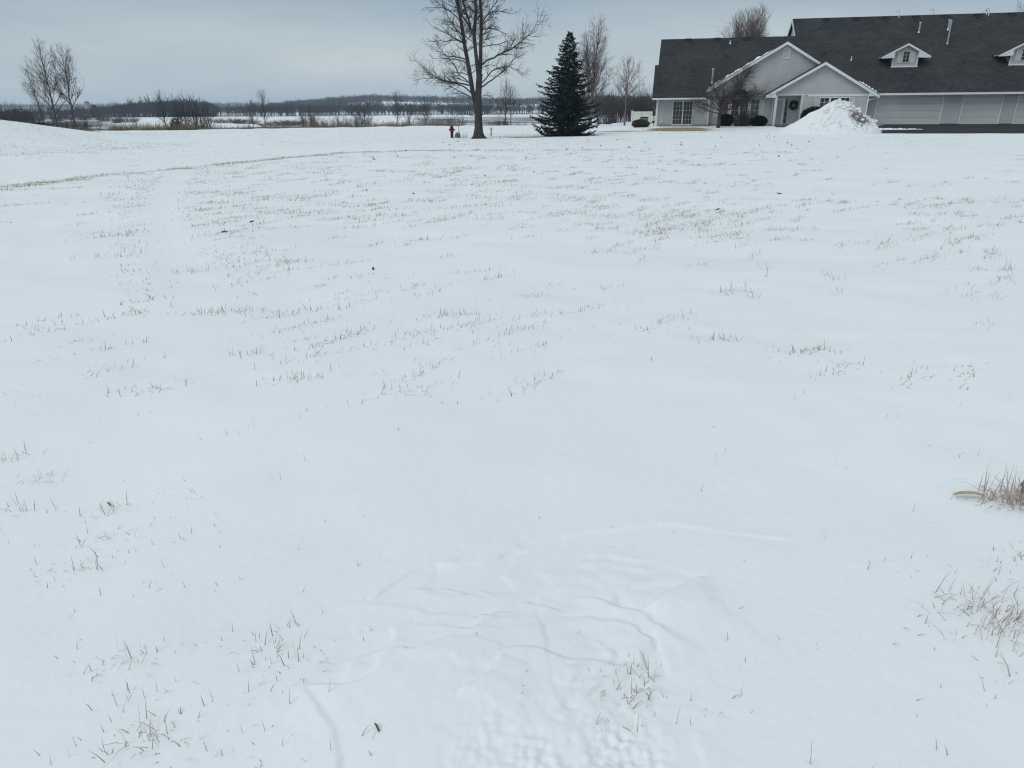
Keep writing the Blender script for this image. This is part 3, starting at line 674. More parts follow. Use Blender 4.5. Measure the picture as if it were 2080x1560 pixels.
# downspouts
def pipe(name, pts, r, m, parent, n=8):
    b = MB()
    for p0, p1 in zip(pts[:-1], pts[1:]): b.cyl(p0, p1, r, r, n)
    return b.build(name, M[m], parent)
pipe('downspout', [(18.1, -0.56, 2.40), (18.0, -0.70, 2.22), (17.38, -0.87, 2.02), (17.28, -0.885, 1.9), (17.24, -0.885, 0.2), (17.24, -1.1, 0.08)], 0.045, 'trim', house)
pipe('downspout', [(0.10, -0.85, 2.22), (0.10, -0.72, 2.12), (0.10, -0.1, 1.98), (0.09, -0.07, 1.9), (0.09, -0.07, 0.15), (0.10, -0.3, 0.06)], 0.04, 'trim', house)
MB().lathe([(0.10, 0), (0.10, 0.05), (0.03, 0.09)], 12, (0, 0, 0)).build('dryer_vent', M['pvc'], house, loc=(0.49, -0.02, 0.34)).rotation_euler = (R(90), 0, 0)
# gas meter on the west corner
gm = empty('gas_meter', (-0.22, 0.5, 0.0), 0, house)
MB().box(-0.13, 0.13, -0.1, 0.1, 0.85, 1.25, 0.03).build('meter_case', M['darkmetal'], gm); MB().cyl((0, 0, 1.25), (0, 0, 1.45), 0.05, 0.03).build('regulator', M['darkmetal'], gm)
pipe('riser', [(0, 0, 0.0), (0, 0, 0.85)], 0.025, 'darkmetal', gm); MB().box(-0.12, 0.1, -0.08, 0.08, 0.24, 0.44, 0.02).build('junction_box', M['darkmetal'], gm)
pipe('conduit', [(-0.1, 0, 0.3), (-0.5, -0.1, 0.12)], 0.03, 'darkmetal', gm)
# dormers
for off in (0.0, 9.17):
    dm = empty('dormer', (off, 0, 0), 0, house)
    siding('dormer_wall', lambda w_: (19.74, 21.70) if w_ < 5.55 else (max(19.74, 20.70 - (6.40 - w_) / 0.53), min(21.70, 20.70 + (6.40 - w_) / 0.53)), 4.72, 6.38, 3.2, dm)
    for q in (19.74, 21.70): MB().poly([(q, 3.2, 4.66), (q, 5.1, 5.75), (q, 3.2, 5.85)]).build('dormer_cheek', M['siding'], dm)
    MB().box(19.66, 21.78, 3.14, 3.24, 4.62, 4.73).build('sill_board', M['trim'], dm)
    for q in (19.70, 21.66): MB().box(q, q + 0.08, 3.155, 3.24, 4.73, 5.6).build('corner_board', M['trim'], dm)
    dw = lambda u: 6.56 - 0.53 * abs(u - 20.70)
    for q in (18.78, 22.62):
        pts = [(20.70, 2.85, dw(20.70)), (20.70, 6.5, dw(20.70)), (q, 4.85, dw(q)), (q, 2.85, dw(q))]
        MB().slab(pts if q < 20 else pts[::-1], 0.05).build('dormer_roof', M['shingle'], dm)
        ptd = [(20.70, 2.9, dw(20.70) - 0.054), (20.70, 4.2, dw(20.70) - 0.054), (q, 4.2, dw(q) - 0.054), (q, 2.9, dw(q) - 0.054)]
        MB().slab(ptd if q < 20 else ptd[::-1], 0.08).build('dormer_soffit', M['soffit'], dm)
    rake((20.70, 6.56), 0.53, 18.78, 22.62, 2.845, 0.16, 'dormer_rake', dm)
    for s_, q in ((-1, 18.78), (1, 22.62)):
        e = 20.70 + s_ * 0.95
        pl = [(q, dw(q) - 0.06), (q, dw(q) - 0.20), (e, dw(q) - 0.16), (e, dw(e) - 0.2)]
        MB().prism_y(pl if s_ < 0 else pl[::-1], 2.86, 3.2).build('eave_return', M['trim'], dm)
    window(20.50, 20.99, 5.04, 5.88, 3.2, 2, 3, 'dormer_window', None, None, dm, fr=0.035)
    shutter(20.04, 20.44, 5.0, 5.90, 3.2, dm); shutter(21.05, 21.45, 5.0, 5.90, 3.2, dm)
# things on the roof
for u in (2.48, 5.15, 7.85):
    b = MB(); b.box(-0.22, 0.22, -0.2, 0.2, -0.1, 0.14); b.box(-0.28, 0.28, -0.26, 0.26, 0.14, 0.20); b.build('box_vent', M['darkmetal'], house, loc=(u, 8.0, mainw(8.0)))
for u in (15.3, 17.9, 20.5, 23.1, 25.7, 28.4, 31.2):
    b = MB(); b.box(-0.22, 0.22, -0.2, 0.2, -0.1, 0.14); b.box(-0.28, 0.28, -0.26, 0.26, 0.14, 0.20); b.build('box_vent', M['darkmetal'], house, loc=(u, 10.9, mainw(10.9)))
def hook_vent(u, v, h):
    z = mainw(v) if v < 11.38 else wm - PT * (v - 11.38)
    pts = [(0, 0, -0.15), (0, 0, h)] + [(-0.16 + 0.16 * math.cos(t), 0, h + 0.16 * math.sin(t)) for t in (0.5, 1.1, 1.7, 2.3, 2.9, 3.4)]
    o = pipe('hook_vent', pts, 0.05, 'pvc', house); o.location = (u, v, z)
    return o
hook_vent(21.7, 11.1, 0.42); hook_vent(24.9, 12.0, 0.75); hook_vent(29.3, 11.0, 0.42); hook_vent(29.15, 11.1, 0.25)
def flue(u, v, h, r, cap=True, m='metal'):
    b = MB(); b.cyl((0, 0, -0.2), (0, 0, h), r, r, 12); b.cyl((0, 0, 0.0), (0, 0, 0.12), r * 1.9, r * 1.1, 12)
    if cap: b.cyl((0, 0, h + 0.04), (0, 0, h + 0.1), r * 1.9, r * 1.6, 12); b.cyl((0, 0, h), (0, 0, h + 0.05), r * 0.7, r * 0.7, 8)
    return b.build('flue', M[m], house, loc=(u, v, mainw(v)))
flue(22.9, 8.4, 0.75, 0.07); flue(24.85, 6.5, 1.75, 0.06); flue(25.4, 8.7, 0.75, 0.09); flue(16.6, 4.25, 0.34, 0.045, False, 'pvc'); flue(4.66, 1.2, 1.1, 0.085); flue(6.35, 7.3, 0.3, 0.06, False, 'pvc')
for u, v in ((6.0, 5.2), (14.5, 5.4), (23.0, 10.2), (28.3, 10.4)):
    b = MB(); b.box(-0.11, 0.11, -0.11, 0.11, -0.05, 0.16); b.build('turtle_vent', M['darkmetal'], house, loc=(u, v, mainw(v)))
# snow lying along the gable edges
def roof_snow(name, path, label, seed):
    b = MB(); rg = random.Random(seed); rings = []
    n = 60
    for i in range(n + 1):
        t = i / n * (len(path) - 1); k = min(int(t), len(path) - 2); f = t - k
        p = Vector(path[k]).lerp(Vector(path[k + 1]), f)
        hgt = max(0.015, (0.10 + 0.05 * math.sin(i * 0.7 + seed) + rg.uniform(-0.04, 0.04)) * min(1, 4 * (i / n) + 0.15, 5 * (1 - i / n) + 0.1)); wd = 0.12 + 0.06 * math.sin(i * 0.43) + rg.uniform(-0.02, 0.02)
        rings.append([(p.x, p.y - 0.02, p.z - 0.02), (p.x - 0.01, p.y + 0.0, p.z + hgt * 0.7), (p.x, p.y + wd * 0.5, p.z + hgt), (p.x, p.y + wd, p.z + hgt * 0.6), (p.x, p.y + wd * 1.3, p.z - 0.03)])
    for r_ in rings: b.v += r_
    for i in range(n):
        for j in range(4): a = i * 5 + j; b.f.append((a, a + 1, a + 6, a + 5))
    o = b.build(name, M['snowcap'], None, True); o.matrix_world = house_mw
    return tag(o, label, 'snow')
house_mw = Matrix.Translation((HO[0], HO[1], Z0)) @ Matrix.Rotation(-HYAW, 4, 'Z')
roof_snow('roof_snow', [(4.2, 0.22, bgw(4.2)), (9.4, 0.22, bgw(9.4))], 'thin ridge of snow along the left edge of the larger gable', 1)
roof_snow('roof_snow', [(16.2, -1.17, pgw(16.2)), (18.0, -1.17, pgw(18.0))], 'short strip of snow on the lower right edge of the porch gable', 4)
# patio, entry slab
def on_house(name, m, u0, u1, v0, v1, w0, w1, label, cat):
    o = MB().box(u0, u1, v0, v1, w0, w1, 0.02).build(name, M[m]); o.matrix_world = house_mw; return tag(o, label, cat)
on_house('patio_slab', 'concrete', 0.2, 4.6, -1.7, -0.05, -0.35, 0.035, 'grey concrete patio slab outside the sliding door', 'patio')
on_house('entry_step', 'brick', 9.95, 13.2, -3.2, -0.86, -0.45, 0.04, 'dark reddish step slab in front of the entry porch', 'step')
on_house('porch_floor', 'concrete', 9.8, 12.0, -0.84, 0.55, -0.3, 0.10, 'shaded concrete floor slab inside the entry porch', 'floor slab')

# ------------------------------------------------------------------ plants: generators
def tubes(polys, name, m, parent=None, loc=None):
    """polys: list of (pts list, radii list, sides) -> one mesh of tapering tubes"""
    V = []; Fq = []; base = 0
    for pts, rad, n in polys:
        P = np.asarray(pts, float); r = np.asarray(rad, float); k = len(P)
        T = np.gradient(P, axis=0); T /= np.linalg.norm(T, axis=1)[:, None] + 1e-9
        ref = np.array([0.0, 0.0, 1.0]) if abs(T[0][2]) < 0.9 else np.array([1.0, 0.0, 0.0])
        A = np.cross(T, ref); A /= np.linalg.norm(A, axis=1)[:, None] + 1e-9; B = np.cross(T, A)
        th = np.arange(n) * 2 * np.pi / n
        ring = P[:, None, :] + r[:, None, None] * (np.cos(th)[None, :, None] * A[:, None, :] + np.sin(th)[None, :, None] * B[:, None, :])
        V.append(ring.reshape(-1, 3))
        ii = np.arange(k - 1)[:, None] * n; j = np.arange(n)[None, :]; j2 = (j + 1) % n
        Fq.append(np.stack([base + ii + j, base + ii + j2, base + ii + n + j2, base + ii + n + j], -1).reshape(-1, 4)); base += k * n
    return mesh_np(name, np.concatenate(V), np.concatenate(Fq), m, parent, smooth=True, loc=loc)
def unit(v): return v / (np.linalg.norm(v) + 1e-9)
def side_dir(rng, d, ang):
    a = rng.normal(size=3); a = unit(a - d * (a @ d)); return d * math.cos(ang) + a * math.sin(ang)
def shoot(rng, p, d, L, r0, r1, n, wob, up):
    pts = [np.array(p, float)]; d = unit(np.array(d, float))
    for i in range(n):
        d = unit(d + rng.normal(size=3) * wob + np.array([0, 0, up])); pts.append(pts[-1] + d * L / n)
    return pts, list(np.linspace(r0, r1, n + 1))
def twigs(rng, polys, pts, rad, length, level, maxlevel, cfg, start=0.2):
    """grow side shoots along a limb"""
    P = np.asarray(pts); seg = np.linalg.norm(np.diff(P, axis=0), axis=1); L = seg.sum()
    nchild = max(1, int(L * cfg['dens'][level] * rng.uniform(0.8, 1.2)))
    for _ in range(nchild):
        t = rng.uniform(start, 1.0); s = t * L; c = np.cumsum(seg); k = int(np.searchsorted(c, s)); k = min(k, len(seg) - 1)
        f = (s - (c[k] - seg[k])) / seg[k]; p = P[k] + (P[k + 1] - P[k]) * f; d = unit(P[k + 1] - P[k])
        r = (rad[k] * (1 - f) + rad[k + 1] * f)
        l = length * rng.uniform(0.55, 1.15) * (1.15 - 0.55 * t)
        rr = min(r * 0.6, cfg['rad'][level]); nd = side_dir(rng, d, R(rng.uniform(*cfg['ang'])))
        q, qr = shoot(rng, p, nd, l, rr, cfg['tip'], 4 if level < maxlevel else 3, cfg['wob'], cfg['up'])
        polys.append((q, qr, 4 if level == 0 else 3))
        if level < maxlevel: twigs(rng, polys, q, qr, length * cfg['ratio'], level + 1, maxlevel, cfg)
def tree(name, x, y, H, r0, label, group, seed, lean=(0, 0), m='twig', clear=0.25, nlimb=16, spread_=0.42, limb_ang=(25, 50), stems=1, cfg=None, droop=0.03, sink=0.15, z=None, wide=1.0):
    rng = np.random.default_rng(seed)
    cf = dict(dens=(4.6, 5.0, 4.0), rad=(0.026, 0.016, 0.011), ang=(22, 44), tip=0.006, wob=0.06, up=0.05, ratio=0.55)
    if cfg: cf.update(cfg)
    root = empty(name, (x, y, (gz(x, y) if z is None else z)))
    trunk, crown = [], []
    for s in range(stems):
        dx, dy = lean
        if stems > 1: a = 6.283 * s / stems + rng.uniform(-0.4, 0.4); dx += 0.22 * math.cos(a) * wide; dy += 0.22 * math.sin(a) * wide
        h = H * (rng.uniform(0.85, 1.0) if s else 1.0); n = 12
        pts = [np.array([0.0, 0.0, -sink])]; rad = [r0 * 1.25]
        for i in range(1, n + 1):
            t = i / n; wv = rng.normal(size=2) * 0.004 * h
            pts.append(np.array([dx * h * t ** 1.0 + wv[0], dy * h * t + wv[1], h * t])); rad.append(r0 * (1 - t) ** 0.9 + 0.006)
        trunk.append((pts, rad, 7))
        for i in range(nlimb):
            t = clear + (0.97 - clear) * (i + rng.uniform(0, 0.9)) / nlimb
            k = min(int(t * n), n - 1); f = t * n - k; p = pts[k] * (1 - f) + pts[k + 1] * f; d = unit(pts[k + 1] - pts[k])
            a = i * 2.4 + rng.uniform(-0.5, 0.5); ang = R(rng.uniform(*limb_ang)) * (1.15 - 0.5 * t)
            hd = np.array([math.cos(a), math.sin(a), 0]); ld = unit(d * math.cos(ang) + hd * math.sin(ang))
            L = h * spread_ * (1 - t) ** 0.65 * rng.uniform(0.75, 1.15) + 0.45
            q, qr = shoot(rng, p, ld, L, min(0.45 * r0 * (1 - t) + 0.010, 0.08), cf['tip'], 7, 0.045, droop)
            crown.append((q, qr, 4)); twigs(rng, crown, q, qr, L * 0.40, 0, 1, cf, 0.12)
    tubes(trunk, 'trunk', M[m], root); tubes(crown, 'crown', M[m], root)
    return tag(root, label, 'tree', group)
def copy_tree(o, loc, rz, sc, label=None, group=None):
    c = o.copy(); COL.objects.link(c); c.location = loc; c.rotation_euler = (0, 0, rz); c.scale = sc
    if label: c['label'] = label
    if group: c['group'] = group
    for ch in o.children:
        d = ch.copy(); COL.objects.link(d); d.parent = c
    return c
def bear(px, D): return (px - 1040) / 1442 * (0.9317 * D + 0.6)      # metres right of the view axis for a bearing

# the big cottonwood: limbs laid out one by one (x, z), then twigs grown on them
BASE = (-2.15, 52.0)
LIMBS = {
'T': [(-0.01, -0.25), (-0.01, 0.81), (0.01, 2.5), (0.08, 3.54), (0.13, 4.16)],
'R': [(0.10, 3.8), (0.22, 4.96), (0.27, 6.16), (0.32, 7.34), (0.28, 8.49), (0.24, 10.37), (0.3, 12.4)],
'M': [(0.07, 3.6), (-0.03, 4.97), (-0.13, 5.97), (-0.15, 6.83), (-0.03, 7.42), (-0.02, 8.49), (-0.06, 10.19), (-0.2, 12.6)],
'M2': [(-0.14, 6.7), (-0.41, 6.87), (-0.66, 7.27), (-0.99, 7.73), (-1.19, 8.16), (-1.38, 8.88), (-1.8, 10.6)],
'M3': [(-0.37, 6.8), (-0.48, 7.34), (-0.68, 7.92), (-0.84, 8.5), (-0.93, 9.63), (-1.1, 11.5)],
'L': [(-0.03, 1.2), (-0.20, 2.25), (-0.36, 3.21), (-0.53, 4.16), (-0.68, 5.05), (-0.83, 5.97), (-0.94, 6.76), (-1.04, 7.54), (-1.19, 8.31), (-1.32, 9.26), (-1.5, 10.38), (-1.9, 12.2)],
'a': [(0.15, 3.27), (0.93, 3.74), (1.51, 4.14), (2.01, 4.51), (2.5, 5.11), (2.94, 5.63), (3.07, 6.06)],
'b': [(0.2, 4.65), (0.64, 4.96), (1.04, 5.08), (1.31, 5.24), (1.84, 5.47), (2.33, 5.67), (2.9, 6.06), (3.38, 6.46), (3.82, 6.88), (4.03, 7.43), (4.09, 7.89)],
'c': [(0.26, 5.75), (0.97, 5.88), (1.36, 5.92), (1.84, 5.79), (2.15, 5.67)], 'c2': [(1.36, 5.92), (1.98, 6.07), (2.59, 6.15)],
'd': [(0.31, 7.1), (0.69, 7.57), (1.0, 8.03), (1.27, 8.33), (1.66, 8.79), (1.97, 9.43)], 'e': [(0.87, 7.8), (1.52, 7.87), (2.34, 7.65), (2.86, 7.82)],
'f': [(0.3, 6.8), (0.98, 6.9), (1.55, 6.74), (2.07, 6.5), (2.51, 6.5)], 'g': [(0.27, 6.15), (0.97, 6.35), (1.54, 6.35)],
'h': [(0.2, 4.5), (0.86, 4.72), (1.43, 4.59)], 'i': [(0.15, 3.45), (0.62, 3.91), (0.94, 4.31), (1.47, 4.55), (2.27, 4.51), (2.94, 4.22), (3.11, 3.93)],
'j': [(0.1, 2.7), (0.6, 2.83), (0.91, 2.71), (1.22, 2.41)],
'k': [(-0.42, 3.42), (-1.31, 3.59), (-1.98, 3.68), (-2.64, 3.89), (-2.99, 4.01), (-3.37, 4.34), (-3.75, 4.63), (-4.22, 5.0)],
'k2': [(-0.33, 2.85), (-1.0, 3.38), (-1.53, 3.59), (-2.33, 3.72), (-2.95, 3.93), (-3.75, 3.94), (-4.28, 3.9)],
'k3': [(-0.26, 2.6), (-1.02, 2.97), (-1.72, 3.31), (-2.24, 3.64), (-2.86, 3.93)], 'n': [(-0.55, 4.05), (-1.15, 4.27), (-1.55, 4.21), (-2.13, 4.17)],
'o': [(-0.66, 4.82), (-1.35, 5.04), (-1.92, 5.06), (-2.8, 5.11), (-3.11, 5.07)], 'p': [(-0.69, 5.02), (-1.47, 5.22), (-2.09, 5.26), (-2.56, 5.55), (-3.37, 6.03)],
'q': [(-0.84, 6.05), (-1.43, 6.29), (-1.9, 6.57), (-2.37, 6.77), (-2.8, 6.97), (-3.09, 7.21)], 'r': [(-0.86, 6.1), (-1.52, 6.21), (-2.1, 6.16), (-2.75, 6.18), (-3.19, 6.15)],
's': [(-0.95, 6.9), (-1.62, 7.23), (-2.26, 7.39), (-2.69, 7.55)], 't': [(-1.0, 7.28), (-1.38, 7.66), (-1.72, 7.93), (-2.06, 8.13), (-2.75, 8.13), (-3.39, 8.17)],
'u': [(-2.06, 8.13), (-2.35, 8.32), (-2.64, 8.51), (-2.89, 8.74)], 'v': [(-0.9, 6.4), (-1.54, 7.08), (-1.78, 7.43), (-1.97, 8.01), (-2.13, 8.39), (-2.2, 8.89)],
'w': [(-0.45, 3.5), (-1.25, 4.12), (-1.49, 4.65), (-1.83, 5.06), (-2.25, 5.54), (-2.59, 5.98)], 'x': [(-0.2, 2.45), (-0.89, 2.76), (-1.34, 2.76), (-1.8, 2.52)],
'y': [(-0.02, 1.40), (-0.43, 1.54), (-0.92, 1.71), (-1.43, 1.55), (-1.66, 1.42)], 'z': [(0.03, 1.45), (0.57, 1.7), (1.12, 1.74), (1.57, 1.57)]}
MAINR = {'T': (0.26, 0.20), 'R': (0.135, 0.06), 'M': (0.14, 0.05), 'M2': (0.07, 0.02), 'M3': (0.07, 0.03), 'L': (0.17, 0.06)}
MAIND = {'T': 0.0, 'R': 0.12, 'M': -0.12, 'M2': -0.2, 'M3': 0.2, 'L': 0.1}
rng = np.random.default_rng(3)
bt = empty('cottonwood_tree', (BASE[0], BASE[1], gz(*BASE)))
tag(bt, 'tall bare tree with several upright stems and a wide twiggy crown beside the hydrant', 'tree')
trunk, crown = [], []
cfg = dict(dens=(6.8, 7.0, 4.0), rad=(0.022, 0.013, 0.010), ang=(28, 62), tip=0.0055, wob=0.13, up=0.05, ratio=0.50)
def resample(P, n):
    P = np.asarray(P, float); s = np.r_[0, np.cumsum(np.linalg.norm(np.diff(P, axis=0), axis=1))]; t = np.linspace(0, s[-1], n)
    return np.stack([np.interp(t, s, P[:, i]) for i in range(P.shape[1])], 1)
for kname, pts in LIMBS.items():
    q = resample(pts, max(6, len(pts) * 2)); L = np.linalg.norm(np.diff(q, axis=0), axis=1).sum()
    if kname in MAINR:
        ra, rb_ = MAINR[kname]; yy = MAIND[kname] * np.linspace(0, 2.2, len(q))
        if kname in ('L',): yy = 0.35 * np.linspace(0, 1, len(q))
        if kname in ('M2', 'M3'): yy = yy - 0.12
        rr = np.linspace(ra, rb_, len(q))
    else:
        yy = rng.uniform(-0.55, 0.55) * np.linspace(0, 1, len(q)) ** 1.2 * L + 0.04 * rng.normal(size=len(q)).cumsum() * 0.3
        rr = np.linspace(0.012 + 0.011 * L, 0.006, len(q))
    P3 = np.stack([q[:, 0] + 0.012 * rng.normal(size=len(q)), yy, q[:, 1] + 0.012 * rng.normal(size=len(q))], 1)
    if kname == 'T':
        P3 = P3[:, :]; rr = np.interp(P3[:, 2], [-0.25, 0.0, 0.25, 0.6, 1.2, 4.2], [0.62, 0.50, 0.36, 0.29, 0.26, 0.19])
    (trunk if kname in MAINR else crown).append((P3, rr, 12 if kname == 'T' else (8 if kname in MAINR else 5)))
    if kname == 'T':
        continue
    if kname in MAINR:                           # extra limbs towards and away from the viewer
        k2 = dict(cfg); 
        nl = int(L * 3.6)
        for i in range(nl):
            t = rng.uniform(0.25, 0.98); j = int(t * (len(P3) - 1)); a = rng.uniform(0, 6.283); up = rng.uniform(0.25, 0.9)
            l = rng.uniform(0.8, 2.3) * (1.25 - 0.6 * t)
            pq, pr = shoot(rng, P3[j], np.array([math.cos(a), math.sin(a), up]), l, min(0.028, rr[j] * 0.5), 0.005, 7, 0.10, 0.05)
            crown.append((pq, pr, 4)); twigs(rng, crown, pq, pr, l * 0.38, 0, 1, cfg)
    else:
        twigs(rng, crown, P3, rr, max(0.55, L * 0.28), 0, 1, cfg)
for a in np.arange(7) * 0.9 + 0.2:               # root flare
    trunk.append(([np.array([0.1 * math.cos(a), 0.1 * math.sin(a), 0.5]), np.array([0.32 * math.cos(a), 0.32 * math.sin(a), 0.14]), np.array([0.62 * math.cos(a), 0.62 * math.sin(a), -0.06])], [0.16, 0.12, 0.05], 6))
tubes(trunk, 'trunk', M['bark'], bt); tubes(crown, 'crown', M['twig'], bt)

# the spruce -----------------------------------------------------------
SPR = [(6.9, 0.02, 0.02), (6.39, 0.36, 0.36), (6.01, 0.66, 0.62), (5.38, 0.85, 0.88), (4.83, 1.13, 1.0), (3.87, 1.65, 1.14), (3.38, 1.8, 1.25), (2.73, 1.85, 1.5), (1.99, 1.95, 1.95), (1.25, 2.5, 2.2), (0.74, 2.3, 2.4), (0.3, 1.9, 1.9), (0.0, 1.5, 1.4)]
def spruce(name, x, y, label, seed, prof, H):
    rng = np.random.default_rng(seed); root = empty(name, (x, y, gz(x, y)))
    zz = np.array([p[0] for p in prof])[::-1]; lw = np.array([p[1] for p in prof])[::-1]; rw = np.array([p[2] for p in prof])[::-1]
    tubes([([np.array([0, 0, -0.2]), np.array([0, 0, H * 0.5]), np.array([0.02, 0, H])], [0.16, 0.09, 0.012], 8)], 'trunk', M['bark'], root)
    V, Fq, br = [], [], []; base = 0
    z = 0.12; i = 0
    while z < H - 0.05:
        a = i * 2.39996 + rng.uniform(-0.3, 0.3); i += 1
        wl_, wr_ = np.interp(z, zz, lw), np.interp(z, zz, rw)
        c = math.cos(a); rad = (wr_ if c > 0 else wl_) * (0.85 + 0.15 * abs(c)) * rng.uniform(0.82, 1.12) if abs(c) > 0.5 else 0.5 * (wl_ + wr_) * rng.uniform(0.8, 1.1)
        if rng.random() < 0.3: rad *= rng.uniform(0.5, 0.8)
        elif rng.random() < 0.12: rad *= 1.14
        rad *= 1.07
        hd = np.array([c, math.sin(a), 0]); n = max(5, int(rad / 0.10)); t = np.linspace(0, 1, n + 1)
        rise = 0.16 * rad * (z / H) - 0.10 * rad; tipup = 0.16 * rad
        pts = np.outer(t * rad, hd); pts[:, 2] = z + rise * np.sin(t * 2.2) + tipup * t ** 3 - 0.08 * rad * t
        br.append((pts, np.linspace(0.018, 0.004, n + 1), 3))
        side = np.array([-hd[1], hd[0], 0])
        for k in range(1, n + 1):
            tt = t[k]
            ln = (0.30 * (1 - tt) ** 0.6 + 0.14) * min(1.0, 0.45 + rad * 0.5)
            for sgn in (-1, 1, -1, 1, 0):
                if tt < 0.15 and rng.random() < 0.5: continue
                d = hd * rng.uniform(0.35, 0.9) + side * sgn * rng.uniform(0.6, 1.1) + np.array([0, 0, rng.uniform(-0.45, 0.25)]); d = unit(d)
                l = ln * rng.uniform(0.6, 1.25); p = pts[k] + rng.normal(size=3) * 0.03
                wv = unit(np.cross(d, rng.normal(size=3))) * rng.uniform(0.022, 0.045)
                e = p + d * l + np.array([0, 0, -0.06 * l]); m_ = p + d * l * 0.5
                V += [p, m_ + wv, e, m_ - wv]; Fq.append((base, base + 1, base + 2, base + 3)); base += 4
                w2 = unit(np.cross(d, wv)) * rng.uniform(0.02, 0.04)
                V += [p, m_ + w2, e, m_ - w2]; Fq.append((base, base + 1, base + 2, base + 3)); base += 4
        z += 0.027 + 0.016 * (z / H)
    tubes(br, 'branches', M['bark'], root); mesh_np('needles', np.array(V), np.array(Fq), M['spruce'], root)
    return tag(root, label, 'tree')
spruce('spruce_tree', bear(1158, 55), 55.0, 'dark green spruce standing between the tall bare tree and the house', 8, SPR, 6.9)

# bare trees of the middle distance --------------------------------------
tree('maple_tree', bear(1202, 80), 80.0, 10.3, 0.15, 'tall pale bare tree with upright branches behind the spruce', None, 21, m='palebark', clear=0.16, nlimb=30, spread_=0.40, limb_ang=(20, 36), stems=2, wide=0.3)
tree('maple_tree', bear(1273, 76), 76.0, 6.0, 0.09, 'small slender bare tree beside the white vinyl fence', None, 22, m='palebark', clear=0.30, nlimb=28, spread_=0.50, limb_ang=(34, 54))
tree('maple_tree', bear(1506, 108), 108.0, 13.9, 0.2, 'bare tree rising behind the lower roof ridge of the house', None, 23, m='palebark', clear=0.22, nlimb=30, spread_=0.46, limb_ang=(22, 40), stems=6, wide=0.65)
tree('maple_tree', bear(2068, 108), 108.0, 16.0, 0.2, 'bare tree rising behind the tall roof ridge near its far vents', None, 24, m='palebark', clear=0.22, nlimb=18, spread_=0.36, limb_ang=(18, 34), stems=3, wide=0.8)
gl = 'slender bare trees by the snowy mound'
tree('young_tree', bear(122, 76), 76.0, 8.5, 0.085, 'tallest slender bare tree by the snowy mound', gl, 31, lean=(-0.02, 0.02), clear=0.2, nlimb=28, spread_=0.42, limb_ang=(28, 46))
tree('young_tree', bear(156, 76.5), 76.5, 7.9, 0.10, 'slender bare tree by the snowy mound with a broad forked crown', gl, 32, lean=(0.05, 0.0), clear=0.3, nlimb=28, spread_=0.46, limb_ang=(28, 48))
tree('young_tree', bear(98, 80), 80.0, 6.4, 0.06, 'shorter thin bare tree by the snowy mound, left of the two tall ones', gl, 33, lean=(-0.10, 0.0), clear=0.25, nlimb=22, spread_=0.40, limb_ang=(26, 44))
ga = 'bare trees along the far edge of the field'
def ztop(px, py, D):                 # helper: height of a bearing's elevation above ground there
    return EYE + ((218 + 0.008 * (1040 - px)) - py) * D / 1661.0
p1 = tree('young_tree', bear(342, 98), 98.0, 5.6, 0.07, 'bare tree standing just left of the small dark cedar', ga, 41, lean=(-0.05, 0), clear=0.25, nlimb=24, spread_=0.48, limb_ang=(30, 50))
p2 = tree('young_tree', bear(543, 98), 98.0, 5.4, 0.06, 'lone bare tree with oval crown standing at the reedy far edge of the field', ga, 42, clear=0.3, nlimb=24, spread_=0.46, limb_ang=(30, 48))
p3 = tree('young_tree', bear(370, 99), 99.0, 5.8, 0.06, 'bare multi-stemmed tree in the thicket behind the small cedar', ga, 43, clear=0.15, nlimb=14, spread_=0.36, limb_ang=(22, 40), stems=4, wide=0.5, cfg=dict(dens=(2.6, 3.0, 3.0)))
lab_t = 'bare multi-stemmed tree in the thicket behind the small cedar'
for px, D, s, rz in ((386, 100, 0.93, 1.1), (402, 99, 0.98, 2.6), (416, 101, 0.9, 4.0), (428, 100, 0.8, 5.1)):
    x = bear(px, D); copy_tree(p3, (x, D, gz(x, D)), rz, (s * 0.95, s * 0.95, s), lab_t, ga)
x = bear(518, 99); copy_tree(p2, (x, 99, gz(x, 99)), 2.2, (0.8, 0.8, 0.86), 'thinner bare tree next to the lone oval-crowned tree at the reedy edge', ga)
lab_s = 'thin bare sapling rising from the brush at the far edge of the field'
for px, D, s, rz, pr in ((812, 97, 0.92, 0.4, p2), (836, 99, 0.72, 1.9, p2), (866, 98, 0.78, 3.0, p1), (730, 98, 0.66, 0.9, p1), (744, 99, 0.78, 2.2, p1), (640, 98, 0.62, 1.2, p3), (1030, 95, 0.98, 2.9, p1), (1042, 96, 0.9, 0.6, p2), (280, 104, 0.5, 0.7, p1), (620, 101, 0.6, 0.7, p2), (690, 99, 0.5, 0.2, p2)):
    x = bear(px, D); copy_tree(pr, (x, D, gz(x, D)), rz, (s, s, s), ('slim upright bare tree on the bank between the tall bare tree and the spruce' if px > 1000 else 'thin sapling at the bank left of the small dark cedar' if px < 300 else 'thin bare sapling rising beside the wide dark brush mass' if px > 790 else lab_s), ga)
lab_m = 'thin bare tree standing beyond the snowy mound'
for px, D, s, rz, pr in ((14, 118, 0.95, 0.4, p3), (42, 116, 0.9, 1.9, p3), (70, 112, 0.75, 2.7, p2), (178, 108, 0.62, 3.3, p3), (205, 112, 0.5, 1.3, p2)):
    x = bear(px, D); copy_tree(pr, (x, D, gz(x, D)), rz, (s, s, s), lab_m, 'bare trees beyond the mound')
